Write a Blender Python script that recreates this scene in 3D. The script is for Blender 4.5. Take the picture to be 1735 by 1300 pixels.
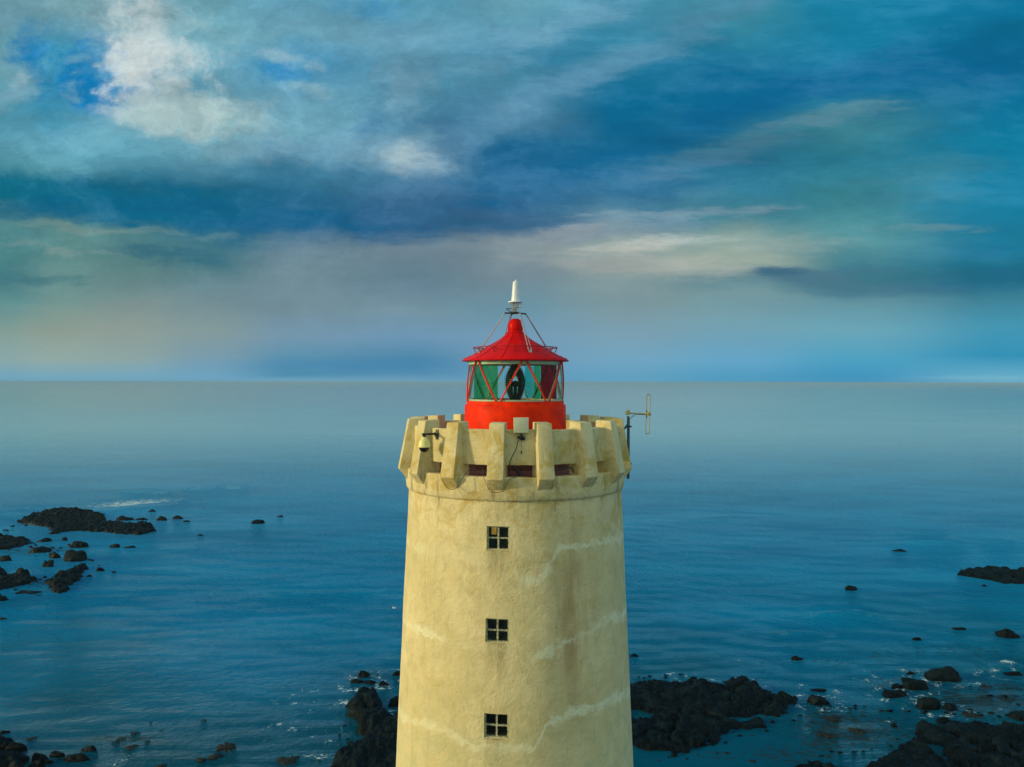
import bpy, bmesh, math, random
import numpy as np
from mathutils import Vector, Matrix, noise as mn

# ------------------------------------------------------------------ camera, light, exposure
S = bpy.context.scene
for o in list(bpy.data.objects): bpy.data.objects.remove(o)
F, CX, HY, EYE, DIST, CAMX = 1320.0, 867.5, 648.0, 26.0, 22.5, -0.094
cam_d = bpy.data.cameras.new('camera'); cam = bpy.data.objects.new('camera', cam_d)
S.collection.objects.link(cam); S.camera = cam
cam_d.sensor_width = 36; cam_d.lens = 36 * F / 1735; cam_d.shift_y = (HY - 650) / 1735 * 1.0
cam_d.clip_start = 0.2; cam_d.clip_end = 200000
cam.matrix_world = Matrix.Translation((CAMX, -DIST, EYE)) @ Matrix.Rotation(math.radians(90), 4, 'X') @ Matrix.Rotation(math.radians(0.1), 4, 'Z')
S.view_settings.view_transform = 'Standard'; S.view_settings.look = 'None'
S.view_settings.exposure = 0.0; S.view_settings.gamma = 1.0
S.render.engine = 'CYCLES'
S.cycles.max_bounces = 8; S.cycles.transparent_max_bounces = 12; S.cycles.sample_clamp_indirect = 6

HAZE = 1.5e-4
SUN_AZ, SUN_EL = math.radians(-74), math.radians(13)      # azimuth measured from the camera side, towards the left
sd_ = Vector((math.sin(SUN_AZ) * math.cos(SUN_EL), -math.cos(SUN_AZ) * math.cos(SUN_EL), math.sin(SUN_EL)))
sl = bpy.data.lights.new('sun', 'SUN'); sun = bpy.data.objects.new('sun', sl); S.collection.objects.link(sun)
sl.energy = 2.8; sl.angle = math.radians(5); sl.color = (1.0, 0.78, 0.38)
sun.rotation_euler = sd_.to_track_quat('Z', 'Y').to_euler()

def s2l(c):
    return tuple(((x / 255) / 12.92 if x <= 10 else ((x / 255 + .055) / 1.055) ** 2.4) for x in c)

class NT:
    """small helper for writing node trees"""
    def __init__(s, tree): s.t = tree; s.n = tree.nodes; s.l = tree.links
    def node(s, typ, inp=None, **kw):
        n = s.n.new(typ)
        for k, v in kw.items(): setattr(n, k, v)
        for k, v in (inp or {}).items(): s.set(n.inputs[k], v)
        return n
    def set(s, sock, v):
        if isinstance(v, bpy.types.NodeSocket): s.l.new(v, sock)
        else: sock.default_value = v
    def m(s, op, a, b=None, c=None, clamp=False):
        n = s.n.new('ShaderNodeMath'); n.operation = op; n.use_clamp = clamp
        for i, v in enumerate((a, b, c)):
            if v is not None: s.set(n.inputs[i], v)
        return n.outputs[0]
    def vm(s, op, a, b=None, scale=None):
        n = s.n.new('ShaderNodeVectorMath'); n.operation = op
        s.set(n.inputs[0], a)
        if b is not None: s.set(n.inputs[1], b)
        if scale is not None: s.set(n.inputs['Scale'], scale)
        return n.outputs[0]
    def comb(s, x, y, z):
        n = s.n.new('ShaderNodeCombineXYZ')
        for i, v in enumerate((x, y, z)): s.set(n.inputs[i], v)
        return n.outputs[0]
    def sep(s, v):
        n = s.n.new('ShaderNodeSeparateXYZ'); s.l.new(v, n.inputs[0]); return n.outputs
    def noise(s, vec, scale, detail=4, rough=.5, dist=0.0, color=False, lac=2.0):
        n = s.node('ShaderNodeTexNoise'); s.l.new(vec, n.inputs['Vector'])
        n.inputs['Scale'].default_value = scale; n.inputs['Detail'].default_value = detail
        n.inputs['Roughness'].default_value = rough; n.inputs['Distortion'].default_value = dist
        n.inputs['Lacunarity'].default_value = lac
        return n.outputs['Color' if color else 'Fac']
    def rng(s, v, a, b, c=0., d=1., typ='SMOOTHSTEP'):
        n = s.n.new('ShaderNodeMapRange'); n.interpolation_type = typ
        s.set(n.inputs[0], v)
        for i, x in enumerate((a, b, c, d)): s.set(n.inputs[i + 1], x)
        return n.outputs[0]
    def mix(s, f, a, b, blend='MIX'):
        n = s.n.new('ShaderNodeMix'); n.data_type = 'RGBA'; n.blend_type = blend
        s.set(n.inputs[0], f)
        for i, v in ((6, a), (7, b)):
            if not isinstance(v, bpy.types.NodeSocket): v = tuple(v)[:3] + (1,)
            s.set(n.inputs[i], v)
        return n.outputs[2]
    def ramp(s, f, stops, interp='LINEAR'):
        n = s.n.new('ShaderNodeValToRGB'); s.set(n.inputs[0], f)
        cr = n.color_ramp; cr.interpolation = interp
        while len(cr.elements) > 1: cr.elements.remove(cr.elements[-1])
        cr.elements[0].position = stops[0][0]; cr.elements[0].color = tuple(stops[0][1]) + (1,)
        for p, c in stops[1:]:
            e = cr.elements.new(p); e.color = tuple(c) + (1,)
        return n.outputs[0]

# ------------------------------------------------------------------ sky
w = bpy.data.worlds.new('World'); S.world = w; w.use_nodes = True
T = NT(w.node_tree); T.n.clear()
out = T.node('ShaderNodeOutputWorld'); bg = T.node('ShaderNodeBackground'); T.l.new(bg.outputs[0], out.inputs[0])
SKYC = {  # colours of the cloud layers down the sky, by direction
 0:   [(0,(98,150,168)),(60,(100,158,180)),(110,(112,165,185)),(180,(75,145,172)),(240,(88,152,176)),(285,(75,140,160)),(318,(5,108,138)),(350,(2,105,136)),(378,(82,135,145)),(430,(72,128,135)),(470,(62,116,128)),(510,(100,145,150)),(560,(116,152,156)),(610,(122,162,175)),(645,(92,160,198))],
 100: [(0,(118,160,172)),(40,(80,145,175)),(75,(60,148,185)),(135,(66,148,184)),(175,(62,145,180)),(230,(92,155,180)),(285,(80,145,165)),(320,(12,108,138)),(358,(2,105,140)),(390,(90,136,142)),(440,(92,136,138)),(500,(110,145,146)),(560,(126,152,152)),(610,(130,164,170)),(645,(95,162,200))],
 220: [(0,(130,170,188)),(40,(140,178,192)),(95,(130,172,190)),(130,(95,155,184)),(180,(112,165,185)),(240,(96,160,185)),(290,(78,142,168)),(328,(8,102,136)),(372,(4,105,142)),(400,(80,130,140)),(445,(86,128,134)),(500,(115,140,145)),(560,(126,150,155)),(610,(125,160,170)),(645,(95,162,200))],
 350: [(0,(110,165,185)),(60,(116,170,190)),(100,(120,170,190)),(150,(88,152,180)),(190,(145,180,188)),(240,(110,165,185)),(290,(72,132,162)),(330,(14,100,136)),(385,(6,100,140)),(420,(64,116,135)),(450,(72,118,132)),(500,(112,138,150)),(560,(118,150,162)),(600,(108,150,176)),(640,(92,158,200))],
 500: [(0,(95,155,185)),(60,(112,166,190)),(105,(60,145,190)),(150,(104,158,185)),(200,(112,165,187)),(250,(100,150,180)),(290,(60,125,160)),(340,(38,105,145)),(390,(30,96,140)),(425,(98,125,145)),(460,(110,135,150)),(520,(115,140,156)),(570,(100,145,180)),(605,(76,140,180)),(636,(58,134,180)),(646,(95,160,200))],
 700: [(0,(82,146,176)),(60,(104,157,186)),(120,(92,150,180)),(160,(76,140,172)),(210,(68,125,160)),(255,(125,163,186)),(300,(68,118,155)),(340,(56,103,145)),(392,(44,95,140)),(430,(112,132,150)),(480,(102,130,150)),(530,(100,140,166)),(570,(94,145,186)),(608,(60,130,176)),(632,(64,134,182)),(646,(92,155,196))],
 870: [(0,(104,162,187)),(50,(88,152,182)),(100,(60,130,165)),(150,(72,136,167)),(200,(78,132,167)),(250,(20,100,145)),(300,(38,105,150)),(350,(44,95,140)),(392,(78,112,146)),(422,(128,142,152)),(470,(116,136,152)),(520,(106,145,166)),(570,(100,150,190)),(610,(96,150,192)),(640,(80,150,195))],
 1050:[(0,(62,135,167)),(60,(45,130,165)),(110,(20,115,155)),(160,(0,105,150)),(220,(2,100,146)),(270,(38,113,155)),(320,(45,108,150)),(355,(72,125,155)),(392,(125,146,156)),(422,(150,164,166)),(460,(140,158,162)),(510,(126,150,161)),(570,(106,155,186)),(610,(98,160,200)),(640,(80,155,200))],
 1250:[(0,(62,142,167)),(50,(38,130,165)),(110,(2,105,150)),(170,(0,104,150)),(222,(52,124,154)),(262,(36,112,148)),(320,(44,122,154)),(370,(66,130,150)),(412,(134,158,157)),(448,(146,163,156)),(470,(86,128,145)),(500,(118,150,160)),(550,(98,155,182)),(610,(84,160,206)),(640,(60,150,200))],
 1450:[(0,(8,125,165)),(60,(10,125,166)),(130,(0,113,158)),(200,(58,130,150)),(250,(36,122,150)),(330,(58,133,150)),(400,(84,144,156)),(448,(60,122,142)),(482,(62,116,136)),(510,(98,145,162)),(560,(90,160,190)),(610,(58,155,200)),(640,(42,142,197))],
 1700:[(0,(0,116,160)),(100,(0,98,144)),(160,(0,108,154)),(250,(0,125,165)),(350,(10,125,165)),(430,(22,120,155)),(470,(18,102,132)),(500,(60,130,156)),(550,(50,145,186)),(600,(28,140,190)),(640,(88,170,210))],
}
D = T.node('ShaderNodeTexCoord').outputs['Generated']
dx, dy, dz = T.sep(D)[:3]
yc = T.m('MAXIMUM', dy, 0.22)
u = T.m('DIVIDE', dx, yc); v = T.m('DIVIDE', dz, yc)
# perspective cloud-deck coordinates for detail
dzp = T.m('ADD', T.m('MAXIMUM', dz, 0.0), 0.10)
deck = T.comb(T.m('DIVIDE', dx, dzp), T.m('DIVIDE', dy, dzp), 0.0)
uvv = T.comb(u, T.m('MULTIPLY', v, 2.2), 0.0)
wn = T.vm('SUBTRACT', T.noise(T.comb(u, T.m('MULTIPLY', v, 1.5), 0.0), 4.2, 10, .62, color=True), (.5, .5, .5))
wn2 = T.vm('SUBTRACT', T.noise(deck, 1.3, 6, .6, color=True), (.5, .5, .5))
wx, wy, _ = T.sep(wn)[:3]; w2x, w2y, _ = T.sep(wn2)[:3]
vfade = T.rng(v, 0.0, 0.22, 0.06, 1.0)
uw = T.m('ADD', u, T.m('MULTIPLY', T.m('ADD', T.m('MULTIPLY', wx, .16), T.m('MULTIPLY', w2x, .06)), vfade))
vw = T.m('ADD', v, T.m('MULTIPLY', T.m('ADD', T.m('MULTIPLY', wy, .10), T.m('MULTIPLY', w2y, .035)), vfade))
SKYC = {k_: [(p_, (min(255, c_[0] + 14), c_[1] + 5, c_[2] - 6) if p_ > 520 else (c_[0] * .98, c_[1] + 1, c_[2] - 3)) for p_, c_ in v_] for k_, v_ in SKYC.items()}
pos = T.m('SUBTRACT', 1.0, T.m('MULTIPLY', vw, F / HY), clamp=True)
cols = sorted(SKYC); prev = None
for i, px in enumerate(cols):
    r_ = T.ramp(pos, [(p / HY, s2l(c)) for p, c in SKYC[px]])
    if prev is None: prev = r_
    else: prev = T.mix(T.rng(uw, (cols[i-1] - CX) / F, (px - CX) / F), prev, r_)
# single cloud masses, holes and streaks over the layers
uvn = T.comb(u, v, 0.0)
NP = T.noise(T.vm('ADD', uvn, T.vm('SCALE', wn, scale=.10)), 9.0, 13, .68)                     # billows
mpS = T.node('ShaderNodeMapping', {'Rotation': (0, 0, math.radians(-24)), 'Scale': (.8, 4.2, 1)}); T.l.new(T.vm('ADD', uvn, T.vm('SCALE', wn, scale=.06)), mpS.inputs[0])
NS = T.noise(mpS.outputs[0], 7.0, 13, .70, .2)                                                     # rising streaks
NHz = T.noise(T.vm('MULTIPLY', T.vm('ADD', uvn, T.vm('SCALE', wn, scale=.05)), (.8, 5.6, 1)), 7.0, 13, .70)   # level streaks
wnH = T.vm('SUBTRACT', T.noise(T.comb(u, T.m('MULTIPLY', v, 1.6), 3.0), 6.0, 12, .64, color=True), (.5, .5, .5)); hx, hy, _ = T.sep(wnH)[:3]
ub = T.m('ADD', u, T.m('MULTIPLY', T.m('MULTIPLY', hx, .26), T.m('MULTIPLY', T.rng(v, 0, .30, .5, 1.0), T.rng(u, -.35, -.05, 1.0, .35)))); vb = T.m('ADD', v, T.m('MULTIPLY', T.m('MULTIPLY', hy, .15), T.m('MULTIPLY', T.rng(v, 0, .30, .12, 1.0), T.rng(u, -.35, -.05, 1.0, .35))))
def blob(base, px, py, rx, ry, rot, colr, strength, nf, k, lo, hi):
    k *= 2.5; hi += .48; lo -= .12; strength = min(1, strength * 1.05)
    a = math.radians(rot); ca, sa = math.cos(a), math.sin(a)
    du = T.m('SUBTRACT', ub, (px - CX) / F); dv = T.m('SUBTRACT', vb, (HY - py) / F)
    p = T.m('DIVIDE', T.m('ADD', T.m('MULTIPLY', du, ca), T.m('MULTIPLY', dv, sa)), rx / F)
    q = T.m('DIVIDE', T.m('SUBTRACT', T.m('MULTIPLY', dv, ca), T.m('MULTIPLY', du, sa)), ry / F)
    g = T.m('EXPONENT', T.m('MULTIPLY', T.m('ADD', T.m('MULTIPLY', p, p), T.m('MULTIPLY', q, q)), -1.0))
    mk = T.rng(T.m('ADD', T.m('MULTIPLY', g, 1.1), T.m('MULTIPLY', T.m('MULTIPLY', T.m('SUBTRACT', nf, .5), k), T.rng(g, .03, .45))), lo, hi, 0, strength)
    return T.mix(mk, base, s2l(colr))
for bl in [
 (140,130,120,75,0,(0,124,182),.95,NP,1.6,.38,.72), (70,85,60,35,20,(8,126,182),.9,NP,1.6,.4,.75), (480,125,60,26,-8,(30,130,190),.7,NP,1.6,.42,.85), (640,20,60,25,0,(40,135,185),.6,NP,1.5,.4,.8),
 (125,98,34,16,-15,(95,155,182),.8,NP,1.2,.45,.8), (125,140,30,20,-20,(105,160,188),.8,NP,1.5,.4,.8), (30,150,52,48,20,(120,168,186),.85,NP,1.3,.36,.75), (20,130,40,20,-10,(150,186,196),.7,NP,1.4,.45,.9),
 (40,30,110,55,20,(110,155,170),.7,NP,1.2,.35,.9),
 (250,62,125,74,-30,(196,212,214),.95,NP,1.9,.30,.95), (215,95,55,40,-20,(204,214,212),.7,NP,1.4,.42,.95), (320,20,80,40,0,(165,195,200),.7,NP,1.3,.4,.9),
 (310,188,120,36,-8,(175,198,198),.8,NP,1.4,.34,.85), (500,95,75,28,-12,(160,190,200),.6,NP,1.5,.4,.9), (500,160,60,20,-6,(150,185,196),.6,NP,1.5,.42,.9), (690,150,60,50,30,(125,168,188),.5,NP,1.6,.4,.9),
 (715,268,62,30,-12,(165,190,198),.8,NP,1.5,.4,.95), (400,240,110,35,-5,(135,175,192),.5,NP,1.3,.35,.9),
 (620,210,30,70,-20,(60,120,158),.5,NS,1.5,.35,.9), (760,230,40,90,-30,(60,118,158),.6,NS,1.6,.35,.9), (640,290,120,26,-6,(56,114,146),.6,NP,1.4,.35,.85),
 (1010,120,330,34,24,(95,148,178),.75,NS,1.3,.32,.85), (900,60,200,40,24,(110,160,186),.6,NS,1.4,.35,.9), (1180,30,250,40,22,(72,140,168),.6,NS,1.4,.35,.9),
 (1180,215,420,42,20,(0,100,146),.8,NS,1.2,.30,.80), (1600,120,220,60,8,(0,100,146),.6,NS,1.1,.35,.9), (880,260,120,45,12,(18,98,142),.6,NS,1.3,.35,.85),
 (1400,205,130,22,14,(88,140,156),.85,NHz,1.7,.36,.9), (1250,255,190,26,14,(70,128,152),.8,NHz,1.8,.38,.9), (1120,290,160,20,10,(64,120,155),.7,NHz,1.8,.38,.9), (1560,300,150,60,10,(62,132,152),.55,NHz,1.4,.35,.95),
 (180,345,300,28,-3,(2,100,136),.9,NHz,1.1,.30,.75), (480,375,240,26,-5,(14,96,138),.8,NHz,1.3,.32,.8), (820,370,200,30,2,(40,98,136),.7,NHz,1.3,.32,.8),
 (90,380,200,14,-3,(112,146,144),.8,NHz,1.7,.40,.85), (340,395,150,12,-8,(98,138,148),.6,NHz,1.8,.42,.9), (120,425,130,10,-5,(118,148,146),.7,NHz,1.8,.44,.9), (300,436,130,16,-8,(50,108,128),.75,NHz,1.5,.35,.8), (60,478,120,12,-3,(58,112,124),.7,NHz,1.3,.35,.8),
 (1150,358,200,12,2,(120,152,168),.75,NHz,1.9,.42,.9), (1080,385,230,18,4,(110,138,158),.6,NHz,1.8,.38,.85), (950,398,110,14,6,(140,152,160),.7,NHz,1.9,.42,.9),
 (1075,412,120,18,6,(194,198,190),.9,NHz,1.9,.36,1.05), (1200,402,140,14,-2,(166,184,180),.75,NHz,1.9,.38,1.05), (1180,445,170,34,-3,(178,184,172),.75,NHz,.9,.30,1.0), (1010,440,160,26,0,(160,166,164),.6,NHz,1.0,.3,.95), (1330,415,120,22,0,(140,164,162),.6,NHz,1.2,.32,.9),
 (1350,470,110,17,-4,(74,118,138),.92,NHz,1.2,.36,.68), (1310,462,50,8,0,(58,104,128),.8,NHz,1.2,.38,.7), (1470,458,70,9,0,(66,118,140),.8,NHz,1.3,.38,.75), (1500,490,170,14,2,(70,120,142),.7,NHz,1.5,.38,.85), (1650,470,130,22,4,(30,104,136),.7,NHz,1.3,.34,.8),
 (1680,420,110,10,3,(16,108,148),.6,NHz,1.5,.38,.85), (1560,385,120,10,0,(110,152,160),.5,NHz,1.7,.42,.9),
 (610,618,280,14,0,(52,128,178),.35,NHz,.6,.30,.8), (1640,638,130,4,0,(140,190,210),.25,NHz,1.0,.35,.8)]:
    prev = blob(prev, *bl)
# fine wisps
det = T.noise(T.vm('MULTIPLY', deck, (.55, 1.0, 1)), 2.6, 12, .70, .5)
det2 = T.noise(T.vm('ADD', T.comb(u, T.m('MULTIPLY', v, 1.4), 0.0), T.vm('SCALE', wn, scale=.25)), 8.0, 12, .72)
rotc = T.node('ShaderNodeMapping', {'Rotation': (0, 0, math.radians(-22)), 'Scale': (1.0, 4.5, 1)}); T.l.new(T.comb(u, v, 0.0), rotc.inputs[0])
det3 = T.noise(rotc.outputs[0], 3.0, 13, .72, .3)
lf = T.rng(u, -.25, .3)
puff = T.m('MULTIPLY', T.m('SUBTRACT', det2, .5), T.rng(u, -.3, .3, 1.4, .55))
dd = T.m('ADD', T.m('MULTIPLY', T.m('SUBTRACT', det, .5), .42), T.m('ADD', puff, T.m('MULTIPLY', T.m('SUBTRACT', det3, .5), T.m('ADD', .35, T.m('MULTIPLY', lf, 1.0)))))
leftness = T.rng(u, -.1, .45, 1.0, .75)
dd = T.m('MULTIPLY', T.m('MULTIPLY', dd, T.rng(v, .03, .3, .08, 1.0)), leftness)
front = T.vm('SCALE', prev, scale=T.m('ADD', 1.0, dd))
front = T.vm('ADD', front, T.vm('SCALE', (.10, .11, .11), scale=T.m('MAXIMUM', dd, 0.0)))
# physical sky under the clouds, and the bright evening overcast behind the camera
sky = T.node('ShaderNodeTexSky', sky_type='NISHITA', sun_disc=False, sun_elevation=SUN_EL, sun_rotation=math.radians(254))
skyc = T.vm('SCALE', sky.outputs[0], scale=0.10)
behind = T.rng(dy, .02, -.45)
REARK = 1.0
rear_cloud = T.mix(T.rng(dx, -.95, .25), (.95 * REARK, .74 * REARK, .34 * REARK), (.50 * REARK, .64 * REARK, .52 * REARK))
rear_cloud = T.mix(T.noise(deck, 1.1, 5, .55), T.vm('SCALE', rear_cloud, scale=.75), T.vm('SCALE', rear_cloud, scale=1.25))
rear = T.mix(.92, skyc, rear_cloud)
lum = T.node('ShaderNodeRGBToBW'); T.l.new(front, lum.inputs[0]); lv = lum.outputs[0]; front = T.mix(.03, front, T.comb(lv, T.m('MULTIPLY', lv, 1.1), lv))
front = T.mix(.995, skyc, front)
side = T.rng(T.m('ABSOLUTE', u), .85, 2.2)
front = T.mix(T.m('MULTIPLY', side, .9), front, T.mix(T.rng(dx, -.5, .5), (.62, .70, .66), (.36, .56, .70)))
tot = T.mix(behind, front, rear)
w.cycles.sampling_method = 'MANUAL'; w.cycles.sample_map_resolution = 512
T.l.new(tot, bg.inputs[0]); bg.inputs[1].default_value = 1.0

# ------------------------------------------------------------------ helpers
col = S.collection
def P(az, R, z):
    a = math.radians(az); return Vector((R * math.sin(a), -R * math.cos(a), z))
def gp(px, py):                                            # photo pixel -> point on the sea
    d = F * EYE / (py - HY); return (CAMX + (px - CX) / F * d, d - DIST, d)
def tag(o, label=None, cat=None, group=None, kind=None):
    if label: o['label'] = label
    if cat: o['category'] = cat
    if group: o['group'] = group
    if kind: o['kind'] = kind
    return o
def empty(name, loc=(0, 0, 0)):
    o = bpy.data.objects.new(name, None); col.objects.link(o); o.location = loc; o.empty_display_size = .3
    return o
class MB:
    def __init__(s): s.v = []; s.f = []
    def add(s, v, f):
        n = len(s.v); s.v += [Vector(x) for x in v]; s.f += [tuple(i + n for i in q) for q in f]; return s
    def box(s, c, size, M=None):
        hx, hy, hz = (k / 2 for k in size)
        vs = [Vector((x, y, z)) for x in (-hx, hx) for y in (-hy, hy) for z in (-hz, hz)]
        if M is not None: vs = [M @ q for q in vs]
        return s.add([q + Vector(c) for q in vs], [(0,1,3,2),(4,6,7,5),(0,4,5,1),(2,3,7,6),(0,2,6,4),(1,5,7,3)])
    def tube(s, pts, r, n=8, r2=None):
        pts = [Vector(p) for p in pts]; rings = []
        prevx = None
        for i, p in enumerate(pts):
            t = (pts[min(i + 1, len(pts) - 1)] - pts[max(i - 1, 0)]).normalized()
            x = t.orthogonal().normalized() if prevx is None else (prevx - t * prevx.dot(t)).normalized()
            prevx = x; y = t.cross(x)
            rr = r if r2 is None else r + (r2 - r) * i / (len(pts) - 1)
            rings.append([p + (x * math.cos(a) + y * math.sin(a)) * rr for a in [2 * math.pi * k / n for k in range(n)]])
        vs = sum(rings, []); fs = []
        for i in range(len(pts) - 1):
            for k in range(n):
                fs.append((i*n+k, i*n+(k+1) % n, (i+1)*n+(k+1) % n, (i+1)*n+k))
        fs.append(tuple(range(n))[::-1]); fs.append(tuple((len(pts)-1)*n + k for k in range(n)))
        return s.add(vs, fs)
    def lathe(s, prof, n=96, c=(0, 0, 0), a0=0., a1=360., close=False):
        full = abs(a1 - a0 - 360) < 1e-6; m_ = n if full else n + 1
        vs = []; L = len(prof)
        for k in range(m_):
            a = a0 + (a1 - a0) * k / n
            vs += [P(a, max(r, 1e-4), z) + Vector(c) for r, z in prof]
        fs = []
        for k in range(n):
            k2 = (k + 1) % m_
            for j in range(L if close else L - 1):
                j2 = (j + 1) % L
                fs.append((k*L+j, k2*L+j, k2*L+j2, k*L+j2))
        if close and not full:
            fs.append(tuple(range(L))); fs.append(tuple((m_-1)*L + j for j in range(L))[::-1])
        return s.add(vs, fs)
    def build(s, name, mat, parent=None, smooth=True, ang=35, bevel=0, fixn=True):
        off = parent.matrix_world.translation if parent is not None else Vector((0, 0, 0))
        if parent is not None:
            off = Vector((0, 0, 0)); q = parent
            while q is not None: off = off + Vector(q.location); q = q.parent
        me = bpy.data.meshes.new(name); me.from_pydata([tuple(q - off) for q in s.v], [], s.f)
        bm = bmesh.new(); bm.from_mesh(me); bmesh.ops.remove_doubles(bm, verts=bm.verts, dist=1e-5)
        if bevel: bmesh.ops.bevel(bm, geom=list(bm.edges), offset=bevel, segments=2, affect='EDGES', profile=.6)
        if fixn: bmesh.ops.recalc_face_normals(bm, faces=bm.faces)
        bm.to_mesh(me); bm.free()
        if smooth:
            me.polygons.foreach_set('use_smooth', [True] * len(me.polygons)); me.set_sharp_from_angle(angle=math.radians(ang))
        me.materials.append(mat)
        o = bpy.data.objects.new(name, me); col.objects.link(o)
        if parent is not None: o.parent = parent
        return o

# ------------------------------------------------------------------ materials
def mat(name):
    m = bpy.data.materials.new(name); m.use_nodes = True; t = NT(m.node_tree); t.n.clear()
    o = t.node('ShaderNodeOutputMaterial'); b = t.node('ShaderNodeBsdfPrincipled'); t.l.new(b.outputs[0], o.inputs[0])
    return m, t, b, o
def simple(name, c, rough=.5, metal=0., var=.25, scale=8., bump=.0, bscale=60.):
    m, t, b, o = mat(name)
    co = t.node('ShaderNodeTexCoord').outputs['Object']
    n = t.noise(co, scale, 6, .6)
    t.l.new(t.mix(t.rng(n, .3, .7), [x * (1 - var) for x in c], [min(1, x * (1 + var)) for x in c]), b.inputs['Base Color'])
    t.set(b.inputs['Roughness'], t.rng(t.noise(co, scale * 2.3, 4), .3, .7, rough * .85, min(1, rough * 1.2)))
    b.inputs['Metallic'].default_value = metal
    if bump:
        bn = t.node('ShaderNodeBump', {'Strength': 1.0, 'Distance': bump, 'Height': t.noise(co, bscale, 4)})
        t.l.new(bn.outputs[0], b.inputs['Normal'])
    return m

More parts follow.
